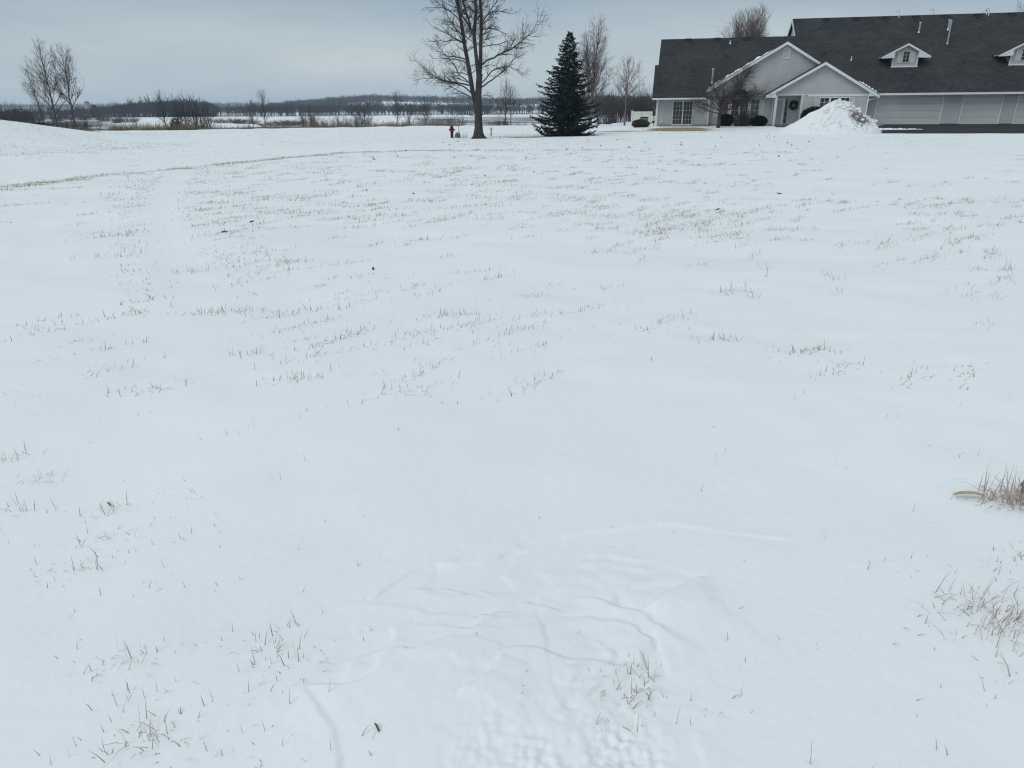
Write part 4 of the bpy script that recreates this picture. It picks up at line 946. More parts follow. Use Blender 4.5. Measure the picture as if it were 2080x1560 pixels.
# brush ------------------------------------------------------------------
def brush(name, x, y, rx, h, label, group, seed, n=90, m='twig', ry=None, z=None):
    rng = np.random.default_rng(seed); root = empty(name, (x, y, gz(x, y) if z is None else z)); polys = []
    ry = ry or rx
    for i in range(n):
        a = rng.uniform(0, 6.283); q = math.sqrt(rng.uniform(0, 1)); p = np.array([0.55 * rx * q * math.cos(a), 0.55 * ry * q * math.sin(a), -0.1])
        d = np.array([math.cos(a) * rx * q * 0.75, math.sin(a) * ry * q * 0.75, h * (1.05 - 0.45 * q * q)]); L = np.linalg.norm(d) * rng.uniform(0.7, 1.05)
        pt, rd = shoot(rng, p, d, L, 0.012 + 0.004 * h, 0.004, 5, 0.07, 0.02); polys.append((pt, rd, 3))
        twigs(rng, polys, pt, rd, 0.30 * L, 0, 0, dict(dens=(4.0 / max(0.6, L) * 1.8,), rad=(0.009,), ang=(20, 50), tip=0.004, wob=0.1, up=0.05, ratio=0.5), 0.3)
    tubes(polys, 'stems', M[m], root); return tag(root, label, 'shrub', group)
gb = 'leafless brush along the far edge of the field'
q1 = brush('leafless_brush', bear(805, 95.5), 95.5, 2.3, 1.5, 'dense dark leafless brush in a wide low mass at the far edge of the field', gb, 51, 170, 'redbark', 1.3)
q2 = brush('leafless_brush', bear(632, 96), 96.0, 1.5, 3.0, 'tall thin leafless brush at the far edge of the field', gb, 52, 70, 'twig', 1.2)
lab_b = 'tall thin leafless brush at the far edge of the field'
for px, D, sx, sz, rz in ((655, 97, 0.8, 0.7, 1.0), (672, 97, 0.9, 0.8, 0.3), (700, 96, 1.0, 0.75, 2.0), (718, 97, 1.0, 0.8, 2.9), (742, 96, 1.1, 0.95, 4.0), (760, 97, 0.8, 0.6, 5.0), (385, 97, 0.7, 0.7, 0.7), (410, 98, 0.8, 0.75, 2.1), (432, 98, 0.7, 0.7, 4.1), (330, 100, 0.7, 0.5, 0.2), (612, 97, 0.8, 0.5, 3.3), (880, 97, 1.2, 0.62, 1.2), (905, 98, 1.2, 0.75, 2.4), (930, 97, 1.2, 0.8, 0.5), (1010, 97, 0.9, 0.55, 0.5), (1025, 96, 0.9, 0.62, 1.5), (1058, 97, 1.0, 0.5, 2.5), (1075, 98, 1.0, 0.5, 3.5)):
    x = bear(px, D); copy_tree(q2, (x, D, gz(x, D)), rz, (sx, sx, sz), (lab_b if 600 < px < 770 else 'leafless brush in the thicket around the small dark cedar' if px < 600 else 'leafless brush on the bank behind the hydrant' if px < 950 else 'low leafless brush on the bank between the tall bare tree and the spruce'), gb)
lab_b1 = 'dense dark leafless brush in a wide low mass at the far edge of the field'
for px, D, sx, sz, rz in ((838, 96, 0.8, 0.9, 0.3), (775, 97, 0.7, 0.7, 3.3)):
    x = bear(px, D); copy_tree(q1, (x, D, gz(x, D)), rz, (sx, sx, sz), lab_b1, gb)
lab_g = 'dark leafless thicket out on the snowy valley floor'
for px, D, sx, sz in ((470, 240, 3.0, 1.2), (500, 225, 2.2, 1.0), (565, 190, 2.6, 1.0), (590, 200, 2.6, 1.1), (240, 260, 1.6, 1.5), (262, 270, 2.0, 1.6), (215, 300, 1.6, 1.9), (190, 330, 2.0, 2.2), (160, 340, 2.2, 2.2), (120, 330, 2.4, 2.0), (80, 330, 2.4, 2.0), (40, 330, 2.4, 1.8), (10, 330, 2.4, 2.0)):
    x = bear(px, D); copy_tree(q1, (x, D, gz(x, D)), px * 0.1, (sx, sx, sz), ('dark leafless thicket on the valley floor beyond the snowy mound' if px < 150 else 'dark leafless thicket on the valley floor below the silos' if px < 280 else lab_g), 'thickets on the valley floor')
lab_l = 'leafless brush at the foot of the slender trees by the mound'
for px, D, sx, sz in ((100, 78, 0.9, 0.75), (140, 79, 1.0, 0.7), (165, 78, 0.8, 0.6), (60, 95, 1.3, 0.9), (30, 98, 1.3, 0.8)):
    x = bear(px, D); copy_tree(q2, (x, D, gz(x, D)), px * 0.1, (sx, sx, sz), lab_l, 'brush by the mound')
lab_r = 'tall leafless brush between the spruce and the white fence'
for px, D, sx, sz, rz in ((1228, 92, 1.0, 1.35, 0.2), (1243, 90, 1.0, 1.4, 1.1), (1258, 93, 1.1, 1.3, 2.0), (1290, 95, 1.3, 1.4, 3.0), (1312, 96, 1.4, 1.5, 4.2)):
    x = bear(px, D); copy_tree(q2, (x, D, gz(x, D)), rz, (sx, sx, sz), lab_r, 'brush behind the white fence')

# leafy evergreens -----------------------------------------------------------
def leafy(name, x, y, z, rx, ry, h, m, label, seed, n=6500, size=0.10, cat='shrub', cone=False, group=None):
    rng = np.random.default_rng(seed); root = empty(name, (x, y, z)); V = []; Fq = []
    lump = [(rng.normal(size=3), rng.uniform(0.08, 0.22)) for _ in range(9)]; lump = [(unit(a), b) for a, b in lump]
    for i in range(n):
        d = unit(rng.normal(size=3)); q = rng.uniform(0.12, 1.0) ** 0.5 * 1.04
        q *= 1 + sum(b * max(0, d @ a - 0.75) * 2.5 for a, b in lump) - 0.06
        c = np.array([d[0] * rx * q, d[1] * ry * q, h * 0.5 + d[2] * h * 0.5 * q])
        if cone:
            zc = h * (1 - math.sqrt(rng.uniform(0, 1))) ; a9 = rng.uniform(0, 6.283); rq = (1 - zc / h) ** 0.75 * rng.uniform(0.55, 1.12) * (1 + 0.22 * math.sin(a9 * 3 + zc * 4 / h * 3))
            d = np.array([math.cos(a9), math.sin(a9), 0.5]); c = np.array([rx * rq * math.cos(a9), ry * rq * math.sin(a9), zc])
        if c[2] < -0.02: c[2] = rng.uniform(0, 0.08)
        t = unit(d + rng.normal(size=3) * 0.7); s_ = unit(np.cross(t, rng.normal(size=3))); l = size * rng.uniform(0.6, 1.4)
        b = len(V); V += [c, c + t * l * 0.5 + s_ * l * 0.28, c + t * l, c + t * l * 0.5 - s_ * l * 0.28]; Fq.append((b, b + 1, b + 2, b + 3))
    mesh_np('leaves', np.array(V), np.array(Fq), M[m], root)
    st = []
    for i in range(14):
        a = i * 2.4; e = np.array([0.7 * rx * math.cos(a), 0.7 * ry * math.sin(a), h * rng.uniform(0.4, 0.85)])
        if cone: e[:2] *= 0.5
        st.append(([np.array([0.03 * math.cos(a), 0.03 * math.sin(a), -0.1]), e * 0.55, e], [0.02, 0.014, 0.005], 4))
    tubes(st, 'stems', M['redbark'], root)
    return tag(root, label, cat, group)
def hxy(u, v): a, b = house_xy(u, v); return float(a), float(b)
def hplant(u, v): a, b = hxy(u, v); return a, b, gz(a, b) - 0.03
leafy('boxwood', *hplant(6.05, -0.75), 0.58, 0.5, 0.95, 'yew', 'clipped dark boxwood directly behind the spreading ornamental tree', 61)
leafy('boxwood', *hplant(8.75, -0.85), 0.72, 0.55, 0.82, 'yew', 'low rounded dark boxwood below the right shutter', 62)
leafy('yew_bush', *hplant(12.95, -1.75), 1.0, 0.8, 1.55, 'yew', 'large dark yew bush half hidden behind the snow pile', 63, 9000)
leafy('juniper_bush', bear(1305, 66), 66.0, gz(bear(1305, 66), 66) - 0.03, 0.72, 0.55, 0.62, 'gold', 'low golden brown juniper in front of the air conditioner', 64, 5000, 0.11)
leafy('red_cedar', bear(360, 94.5), 94.5, gz(bear(360, 94.5), 94.5) - 0.1, 1.0, 1.0, 1.95, 'spruce', 'small dark conical cedar at the far edge of the field', 65, 2600, 0.16, 'tree', True)
leafy('juniper_bush', bear(411, 94), 94.0, gz(bear(411, 94), 94) - 0.1, 0.75, 0.7, 0.85, 'spruce', 'small dark round evergreen bush right of the little cedar', 66, 1500, 0.14)
leafy('juniper_bush', bear(88, 73), 73.0, gz(bear(88, 73), 73) - 0.1, 0.85, 0.7, 1.25, 'spruce', 'dark evergreen bush at the foot of the leaning slender trees', 67, 1500, 0.14)
ux, uy, uz = hplant(7.35, -0.9)
brush('twiggy_shrub', ux, uy, 0.95, 1.5, 'brown twiggy rounded shrub between the two boxwoods', None, 68, 190, 'redbark', 0.8, uz)
# ornamental tree in front of the windows
rng = np.random.default_rng(12)
cx_, cy_ = bear(1463, 63.5), 63.5
ct = empty('ornamental_tree', (cx_, cy_, gz(cx_, cy_))); tag(ct, 'low spreading bare ornamental tree with dense twigs in front of the windows', 'tree')
tp, cp = [], []
tp.append(([np.array([0, 0, -0.2]), np.array([0.02, 0, 0.5]), np.array([0.03, 0, 1.05]), np.array([0.08, 0, 1.5])], [0.19, 0.15, 0.145, 0.13], 9))
cfc = dict(dens=(9.5, 12.0, 5.0), rad=(0.017, 0.010, 0.007), ang=(28, 60), tip=0.0042, wob=0.16, up=0.05, ratio=0.5)
for a, el, L in ((0.2, 24, 3.7), (0.9, 36, 3.2), (1.6, 45, 2.6), (2.4, 35, 2.8), (3.0, 12, 2.7), (3.35, 30, 2.9), (4.3, 40, 2.6), (5.2, 38, 2.8), (5.9, 42, 3.7), (0.5, 58, 3.4), (3.7, 58, 2.9), (1.9, 72, 2.9), (6.1, 20, 3.6), (0.0, 50, 3.6), (2.9, 42, 2.7), (0.1, 36, 4.1), (6.0, 62, 3.6), (0.35, 44, 4.0)):
    d = np.array([math.cos(a) * math.cos(R(el)), math.sin(a) * math.cos(R(el)) * 0.8, math.sin(R(el))])
    pt, rd = shoot(rng, np.array([0.06, 0, 1.3 + rng.uniform(-0.2, 0.2)]), d, L, 0.052, 0.007, 9, 0.10, 0.012)
    cp.append((pt, rd, 5)); twigs(rng, cp, pt, rd, L * 0.36, 0, 1, cfc, 0.25)
tubes(tp, 'trunk', M['bark'], ct); tubes(cp, 'crown', M['redbark'], ct)

# ------------------------------------------------------------------ snow pile
PX, PY = bear(1697, 54), 54.0
pz = gz(PX, PY)
n = 190
gu = np.linspace(-4.4, 4.4, n); A_, B_ = np.meshgrid(gu, gu); a_, b_ = A_.ravel(), B_.ravel()
th = np.arctan2(b_, a_); rr_ = np.hypot(a_, b_)
Rm = 3.6 + 0.35 * np.cos(th - 3.3) + 0.35 * vn(th * 1.3 + 9, th * 0, 2)
t_ = np.clip(1 - rr_ / Rm, 0, 1)
right = sm(-0.6, 1.2, a_ + 0.3 * b_)
prof = t_ ** 1.10 * (1 - right) + (t_ ** 0.86) * right
hgt = 2.12 * np.where(t_ > 0.9, 0.9 + 0.6 * (t_ - 0.9) - 1.5 * (t_ - 0.9) ** 2, prof)
hgt = 2.36 * prof - 0.06 * np.exp(-(rr_ / 0.2) ** 2)
lump = np.abs(fbm(a_ * 2.1, b_ * 2.1, 41, 4)) * 0.55 + 0.20 * fbm(a_ * 6, b_ * 6, 45, 4, 0.6)
smo = 0.10 * fbm(a_ * 1.1, b_ * 1.1, 48, 3)
rg_ = np.clip(0.26 + 0.9 * sm(-0.2, 1.1, a_ - 0.15 * b_) * sm(0.02, 0.2, t_), 0, 1)
hgt = hgt + (lump - 0.07) * rg_ * sm(0.0, 0.12, t_) + smo * sm(0, 0.2, t_)
wx, wy = PX + a_, PY + b_
base_ = macro(wx, wy)
zz_ = base_ + np.where(t_ > 0, hgt, -0.12) - 0.03
pi_ = np.arange(n * n).reshape(n, n)
def pile_mat():
    m = bpy.data.materials.new('dirty_snow'); m.use_nodes = True; t = m.node_tree; b = t.nodes['Principled BSDF']; b.inputs['Roughness'].default_value = 0.7
    at2 = N(t, 'ShaderNodeAttribute'); at2.attribute_name = 'dirt'; tcn = N(t, 'ShaderNodeTexCoord')
    n1 = N(t, 'ShaderNodeTexNoise'); n1.inputs['Scale'].default_value = 5.0; n1.inputs['Detail'].default_value = 8; n1.inputs['Roughness'].default_value = 0.65; t.links.new(tcn.outputs['Object'], n1.inputs[0])
    ad = N(t, 'ShaderNodeMath', operation='ADD'); t.links.new(at2.outputs['Fac'], ad.inputs[0]); t.links.new(n1.outputs[0], ad.inputs[1])
    sb = N(t, 'ShaderNodeMath', operation='SUBTRACT'); t.links.new(ad.outputs[0], sb.inputs[0]); sb.inputs[1].default_value = 0.96
    ml = N(t, 'ShaderNodeMath', operation='MULTIPLY', use_clamp=True); t.links.new(sb.outputs[0], ml.inputs[0]); ml.inputs[1].default_value = 5.0
    mixn = N(t, 'ShaderNodeMix', data_type='RGBA'); t.links.new(ml.outputs[0], mixn.inputs[0]); mixn.inputs[6].default_value = (0.76, 0.795, 0.81, 1); mixn.inputs[7].default_value = (0.16, 0.14, 0.135, 1)
    t.links.new(mixn.outputs[2], b.inputs['Base Color'])
    bn = N(t, 'ShaderNodeBump'); bn.inputs['Distance'].default_value = 0.05; t.links.new(n1.outputs[0], bn.inputs['Height']); t.links.new(bn.outputs[0], b.inputs['Normal'])
    return m
M['pile'] = pile_mat()
pile_root = empty('snow_pile', (PX, PY, pz)); tag(pile_root, 'steep plowed pile of lumpy dirty snow beside the driveway', 'snow pile')
keep = (t_.reshape(n, n) > -0.01)
PF = np.stack([pi_[:-1, :-1], pi_[:-1, 1:], pi_[1:, 1:], pi_[1:, :-1]], -1).reshape(-1, 4)
tt_ = t_[PF].max(1) > 0
pile = mesh_np('heap', np.stack([a_, b_, zz_ - pz], 1), PF[tt_], M['pile'], pile_root, smooth=True)
dirt = 0.21 + 0.34 * np.exp(-(((a_ - 1.0) / 0.8) ** 2 + ((b_ + 2.0) / 0.6) ** 2)) + 0.24 * rg_ * sm(0.05, 0.3, t_) + 0.12 * np.exp(-(((a_ - 0.25) / 0.4) ** 2 + ((b_ + 0.3) / 0.5) ** 2))
pa = pile.data.attributes.new('dirt', 'FLOAT', 'POINT'); pa.data.foreach_set('value', dirt.astype(np.float32))
V, Fq = [], []; rng = np.random.default_rng(9)
ico = [(0, 0, 1), (0.894, 0, 0.447), (0.276, 0.851, 0.447), (-0.724, 0.526, 0.447), (-0.724, -0.526, 0.447), (0.276, -0.851, 0.447), (0.724, 0.526, -0.447), (-0.276, 0.851, -0.447), (-0.894, 0, -0.447), (-0.276, -0.851, -0.447), (0.724, -0.526, -0.447), (0, 0, -1)]
icf = [(0, 1, 2), (0, 2, 3), (0, 3, 4), (0, 4, 5), (0, 5, 1), (1, 6, 2), (2, 7, 3), (3, 8, 4), (4, 9, 5), (5, 10, 1), (6, 7, 2), (7, 8, 3), (8, 9, 4), (9, 10, 5), (10, 6, 1), (11, 7, 6), (11, 8, 7), (11, 9, 8), (11, 10, 9), (11, 6, 10)]
def blob(p, s):
    b = len(V)
    for q in ico: V.append(tuple(p[i] + q[i] * s * rng.uniform(0.6, 1.2) * (0.75 if i == 2 else 1) for i in range(3)))
    for f in icf: Fq.append(tuple(b + i for i in f))
for i in range(260):
    a = rng.uniform(-2.6, 1.0); r_ = rng.uniform(0.3, 3.3); k = int(np.argmin((a_ - r_ * math.cos(a)) ** 2 + (b_ - r_ * math.sin(a)) ** 2))
    if t_[k] <= 0.0: continue
    blob((a_[k], b_[k], zz_[k] - pz + 0.02), rng.choice([rng.uniform(0.03, 0.10), rng.uniform(0.10, 0.20)], p=[0.75, 0.25]))
ch = mesh_np('snow_chunks', np.array(V), np.array(Fq), M['pile'], pile_root); ch['kind'] = 'stuff'
ca = ch.data.attributes.new('dirt', 'FLOAT', 'POINT'); ca.data.foreach_set('value', np.full(len(V), 0.30, np.float32))
# snow ridge along the near edge of the drive
b = MB(); prev = None
for nm, pts, lab in (('snow_bank', [(14.8, -8.2), (16.5, -8.0), (18.2, -7.7), (19.8, -7.4)], 'thin ridge of plowed snow reaching onto the asphalt from the snow pile'),):
    q = resample(pts, 70); V2 = []; 
    for i, (u, v) in enumerate(q):
        x, y = hxy(u, v); z = gz(x, y); k = math.sin(math.pi * min(1, max(0, (i + 6) / 76))) ; hh_ = (0.14 * (1 - i / 76) + 0.03 + 0.04 * math.sin(i * 0.9) * math.sin(i * 0.37)) ; wd = 0.7 * (1 - i / 80) + 0.1
        for s_, f in ((-1, 0), (-0.6, 0.6), (0, 1), (0.6, 0.55), (1, 0)): V2.append((x - 0.1 * s_, y + s_ * wd, z + 0.02 + f * hh_))
    F2 = [(i * 5 + j, i * 5 + j + 1, i * 5 + j + 6, i * 5 + j + 5) for i in range(len(q) - 1) for j in range(4)]
    tag(mesh_np(nm, np.array(V2), np.array(F2), M['snowcap'], None, True), lab, 'snow bank')

# ------------------------------------------------------------------ small built things
hx, hy = bear(922, 52.5), 52.5
hyd = empty('fire_hydrant', (hx, hy, gz(hx, hy) + 0.02), R(20)); hyd.scale = (0.9, 0.9, 0.9); tag(hyd, 'dark red fire hydrant standing in the snow beside the tall bare tree', 'hydrant')
MB().lathe([(0.17, -0.12), (0.17, -0.02), (0.13, 0.0), (0.115, 0.03), (0.115, 0.42), (0.15, 0.43), (0.15, 0.48), (0.125, 0.49), (0.125, 0.66), (0.155, 0.67), (0.155, 0.70)], 16).build('barrel', M['hydrant'], hyd, True)
MB().lathe([(0.135, 0.70), (0.13, 0.76), (0.10, 0.83), (0.05, 0.86), (0.03, 0.87), (0.03, 0.92), (0.0, 0.925)], 16).build('bonnet', M['hydrant'], hyd, True)
for a, r_, l in ((0, 0.06, 0.22), (180, 0.06, 0.22), (-80, 0.085, 0.22)):
    d = Vector((math.cos(R(a)), math.sin(R(a)), 0)); c = Vector((0, 0, 0.58))
    b = MB(); b.cyl(c, c + d * (l - 0.05), r_ * 0.85, r_ * 0.85, 12); b.cyl(c + d * (l - 0.06), c + d * l, r_ * 1.15, r_ * 1.1, 12); b.cyl(c + d * l, c + d * (l + 0.035), 0.022, 0.02, 5); b.build('outlet_cap', M['hydrant'], hyd)
hx, hy = bear(937.5, 52.0), 52.0
mk = MB(); mk.cyl((0, 0, -0.2), (-0.05, 0, 0.78), 0.02, 0.016, 8); tag(mk.build('marker_rod', M['black'], loc=(hx, hy, gz(hx, hy))), 'thin dark marker rod stuck in the snow right of the hydrant', 'rod')
hx, hy = bear(933.5, 52.8), 52.8
V, Fq = [], []; rng = np.random.default_rng(2)
o = MB().lathe([(0.20, -0.05), (0.21, 0.05), (0.19, 0.18), (0.13, 0.28), (0.05, 0.33), (0.0, 0.335)], 12).build('valve_cover', M['tan'], None, True, (hx, hy, gz(hx, hy) + 0.02)); tag(o, 'tan rounded cover in the snow beside the marker rod', 'cover')
px_, py_ = bear(1002, 54.5), 54.5
up = empty('utility_post', (px_, py_, gz(px_, py_))); tag(up, 'small pale yellow utility post right of the tall bare tree', 'post')
MB().box(-0.05, 0.05, -0.05, 0.05, -0.15, 0.46, 0.012).build('post', M['yellow'], up); MB().box(-0.085, 0.075, -0.075, 0.075, 0.46, 0.60, 0.02).build('cap', M['yellow'], up)
# air conditioner
ax_, ay_ = bear(1312, 71), 71.0
ac = empty('air_conditioner', (ax_, ay_, gz(ax_, ay_) - 0.02), -HYAW); tag(ac, 'dark square air conditioner unit beside the corner of the house', 'air conditioner')
MB().box(-0.42, 0.42, -0.42, 0.42, -0.1, 0.06).build('pad', M['concrete'], ac)
MB().box(-0.37, 0.37, -0.37, 0.37, 0.06, 0.70, 0.05).build('cabinet', M['darkmetal'], ac)
b = MB()
for i in range(9): z = 0.13 + i * 0.06; b.box(-0.33, 0.33, -0.385, -0.37, z, z + 0.028); b.box(-0.385, -0.37, -0.33, 0.33, z, z + 0.028)
b.build('louvres', M['metal'], ac)
MB().box(-0.40, 0.40, -0.40, 0.40, 0.70, 0.74, 0.06).build('top_panel', M['darkmetal'], ac); MB().lathe([(0.30, 0.74), (0.29, 0.765), (0.05, 0.785), (0.0, 0.786)], 18).build('fan_grille', M['black'], ac)
# white vinyl fence: tongue-and-groove planks between posts
fc = empty('vinyl_fence', (bear(1287, 76), 76.0, gz(bear(1287, 76), 76.0)), -HYAW); tag(fc, 'white vinyl privacy fence panel beside the house corner', 'fence')
for q in (0.0, 2.35):
    b = MB(); b.box(q - 0.07, q + 0.07, -0.07, 0.07, -0.2, 1.28, 0.01); b.box(q - 0.085, q + 0.085, -0.085, 0.085, 1.28, 1.31); b.cyl((q, 0, 1.31), (q, 0, 1.36), 0.06, 0.01, 4); b.build('post', M['vinyl'], fc)
b = MB(); b.box(0.07, 2.28, -0.04, 0.04, 0.06, 0.18); b.build('rail', M['vinyl'], fc); b = MB(); b.box(0.07, 2.28, -0.04, 0.04, 1.12, 1.24); b.build('rail', M['vinyl'], fc)
for i in range(15):
    q = 0.075 + i * 0.147; b = MB(); b.box(q, q + 0.141, -0.015 - 0.002 * (i % 2), 0.015, 0.18, 1.12); b.build('plank', M['vinyl'], fc)
b = MB(); b.box(-0.04, 0.04, 0.07, 2.3, 0.06, 0.18); b.build('rail', M['vinyl'], fc); b = MB(); b.box(-0.04, 0.04, 0.07, 2.3, 1.12, 1.24); b.build('rail', M['vinyl'], fc)
for i in range(15):
    q = 0.075 + i * 0.147; b = MB(); b.box(-0.015, 0.015, q, q + 0.141, 0.18, 1.12); b.build('plank', M['vinyl'], fc)
b = MB(); b.box(-0.07, 0.07, 2.3, 2.44, -0.2, 1.28, 0.01); b.build('post', M['vinyl'], fc)
# thin stakes
sx_, sy_ = bear(1306.5, 70.0), 70.0
b = MB(); b.cyl((0, 0, -0.2), (-0.08, 0, 1.75), 0.012, 0.010, 6); tag(b.build('garden_stake', M['black'], loc=(sx_, sy_, gz(sx_, sy_))), 'thin dark stake standing next to the air conditioner', 'stake')
hk = empty('plant_hook', (*hxy(5.25, -1.6), gz(*hxy(5.25, -1.6)))); tag(hk, 'thin black plant hook pole left of the ornamental tree', 'pole')
pipe('pole', [(0, 0, -0.2), (0.03, 0, 1.45)], 0.012, 'black', hk); pipe('hook', [(0.03, 0, 1.45)] + [(0.03 + 0.10 - 0.10 * math.cos(t), 0, 1.45 + 0.12 * math.sin(t)) for t in (0.6, 1.2, 1.9, 2.6, 3.3)], 0.010, 'black', hk)
# wreath on the entry wall
wr = empty('wreath', (0, 0, 0)); wr.matrix_world = house_mw @ Matrix.Translation((11.66, 0.50, 1.66)); tag(wr, 'dark round twig wreath hanging on the entry wall by the front door', 'wreath')
rng = np.random.default_rng(4); V, Fq = [], []
for i in range(900):
    a = rng.uniform(0, 6.283); r_ = 0.26 + rng.normal() * 0.055; c = np.array([r_ * math.cos(a), rng.uniform(-0.05, 0.05), r_ * math.sin(a)])
    t = unit(np.array([-math.sin(a), 0, math.cos(a)]) + rng.normal(size=3) * 0.7); s_ = unit(np.cross(t, rng.normal(size=3))) * 0.025; b0 = len(V)
    V += [c, c + t * 0.06 + s_, c + t * 0.13, c + t * 0.06 - s_]; Fq.append((b0, b0 + 1, b0 + 2, b0 + 3))
mesh_np('foliage', np.array(V), np.array(Fq), M['wreath'], wr)
ring_ = [np.array([0.26 * math.cos(t), 0, 0.26 * math.sin(t)]) for t in np.linspace(0, 6.283, 25)]
tubes([(ring_, [0.045] * 25, 6)], 'ring', M['wreath'], wr)
# silos
for px, D, h, r_, lab, cl in ((185, 470, 9.6, 1.55, 'pale concrete silo with domed top on the far shore', 'silo'), (198, 476, 7.6, 1.3, 'shorter dark silo standing beside the pale concrete silo', 'farwood')):
    x = bear(px, D); z = gz(x, D); so_ = empty('silo', (x, D, z)); tag(so_, lab, 'silo')
    MB().lathe([(r_, -1), (r_, h * 0.5), (r_ * 1.02, h * 0.5 + 0.05), (r_, h * 0.5 + 0.1), (r_, h - r_ * 0.7)], 18).build('barrel', M[cl], so_, True)
    MB().lathe([(r_ * 1.03, h - r_ * 0.7), (r_ * 0.9, h - r_ * 0.35), (r_ * 0.55, h - 0.1), (0.1, h), (0.0, h)], 18).build('dome', M['farwood' if cl == 'farwood' else 'silo'], so_, True)

# ------------------------------------------------------------------ far woods
def far_wood(name, pos, m, label, seed, ntri=26, cats='wood'):
    """pos rows: x, y, z, height, width"""
    rng = np.random.default_rng(seed); pos = np.asarray(pos); n = len(pos)
    d = rng.normal(size=(n, ntri, 3)); d /= np.linalg.norm(d, axis=2)[..., None]
    q = rng.uniform(0.15, 1.0, (n, ntri, 1)) ** 0.5
    h, wd = pos[:, 3][:, None, None], pos[:, 4][:, None, None]
    c = d * q * np.concatenate([wd * 0.5, wd * 0.5, h * 0.36], 2).reshape(n, 1, 3); c[..., 2] += pos[:, 3][:, None] * 0.62
    c += pos[:, None, :3]
    up = rng.normal(size=(n, ntri, 3)) * 0.45 + np.array([0, 0, 0.8]); up /= np.linalg.norm(up, axis=2)[..., None]
    sd_ = np.cross(up, rng.normal(size=(n, ntri, 3))); sd_ /= np.linalg.norm(sd_, axis=2)[..., None]
    L = (pos[:, 3][:, None, None]) * rng.uniform(0.10, 0.22, (n, ntri, 1)); W = L * rng.uniform(0.10, 0.28, (n, ntri, 1))
    V = np.stack([c - sd_ * W * 0.5 - up * L * 0.5, c + sd_ * W * 0.5 - up * L * 0.5, c + up * L], 2).reshape(-1, 3)
    base = pos[:, :3]; tw = (pos[:, 3] * 0.022)[:, None]; ex = np.array([[1.0, 0, 0]])
    T = np.stack([base - ex * tw - [[0, 0, 1]], base + ex * tw - [[0, 0, 1]], base + np.stack([0 * pos[:, 3], 0 * pos[:, 3], pos[:, 3] * 0.85], 1)], 1).reshape(-1, 3)
    V = np.concatenate([V, T]); F_ = np.arange(len(V)).reshape(-1, 3)
    return tag(mesh_np(name, V, F_, m), label, cats, kind='stuff')
rng = np.random.default_rng(77)
def scatter(n, px0, px1, D0, D1, h0, h1, keep=None, wk=0.75):
    out_ = []
    while len(out_) < n:
        px, D = rng.uniform(px0, px1), rng.uniform(D0, D1)
        if keep and rng.random() > keep(px, D): continue
        x = bear(px, D); h = rng.uniform(h0, h1) * (rng.uniform(1.1, 1.4) if rng.random() < 0.06 else 1.0); out_.append((x, D, 0, h, h * wk * rng.uniform(0.7, 1.2)))
    a = np.array(out_); a[:, 2] = macro(a[:, 0], a[:, 1]) - 0.2; return a
capA = lambda px: np.interp(px, [0, 120, 160, 200, 235, 270, 350, 430, 445], [0.5, 0.5, 0.60, 0.70, 0.74, 0.95, 1.10, 1.0, 0.8])
A = scatter(1500, 125, 445, 455, 570, 7.6, 9.6); A[:, 3] *= capA(1040 + A[:, 0] / (0.9317 * A[:, 1] + 0.6) * 1442); A[:, 4] *= 0.9
far_wood('shore_wood', A, M['farwood'], 'dark bare wood on the far shore near the silos', 1, 30)
Bm = np.concatenate([scatter(900, 425, 1000, 430, 540, 5.0, 7.5, lambda px, D: 0.3 if 440 < px < 500 and D < 470 else 1), scatter(160, 980, 1110, 430, 600, 4.5, 7.0), scatter(420, 1180, 1420, 300, 520, 6, 9.5), scatter(250, 0, 135, 380, 480, 4.0, 6.0)])
far_wood('valley_wood', Bm, M['farwood'], 'belt of bare trees along the far side of the snowy valley', 2, 28)
Cm = scatter(5200, 555, 1420, 620, 1120, 6.5, 9.5, lambda px, D: 0.03 if (780 < px < 985 and 690 < D < 935) or (985 <= px < 1110 and 640 < D < 880) else (1.0 if D > 900 else 0.55), 0.95)
far_wood('hill_wood', Cm, M['farwood'], 'dark bare wood covering the long far hill', 3, 18)
Dm = scatter(1500, -60, 640, 1150, 1500, 8, 11, None, 1.1)
far_wood('distant_wood', Dm, M['farwood'], 'low wooded skyline beyond the valley', 4, 14)
# evergreens in a row far left
rngc = random.Random(3)
for i, px in enumerate((8, 20, 30, 41, 52, 63)):
    D = 300 + 6 * (i % 3); x = bear(px, D); h = rngc.uniform(4.6, 5.6)
    leafy('far_spruce', x, D, gz(x, D) - 0.2, 1.5, 1.5, h, 'spruce', 'dark far spruce in a row at the shore beyond the snowy mound', 80 + i, 420, 0.7, 'tree', True, 'row of far spruces')

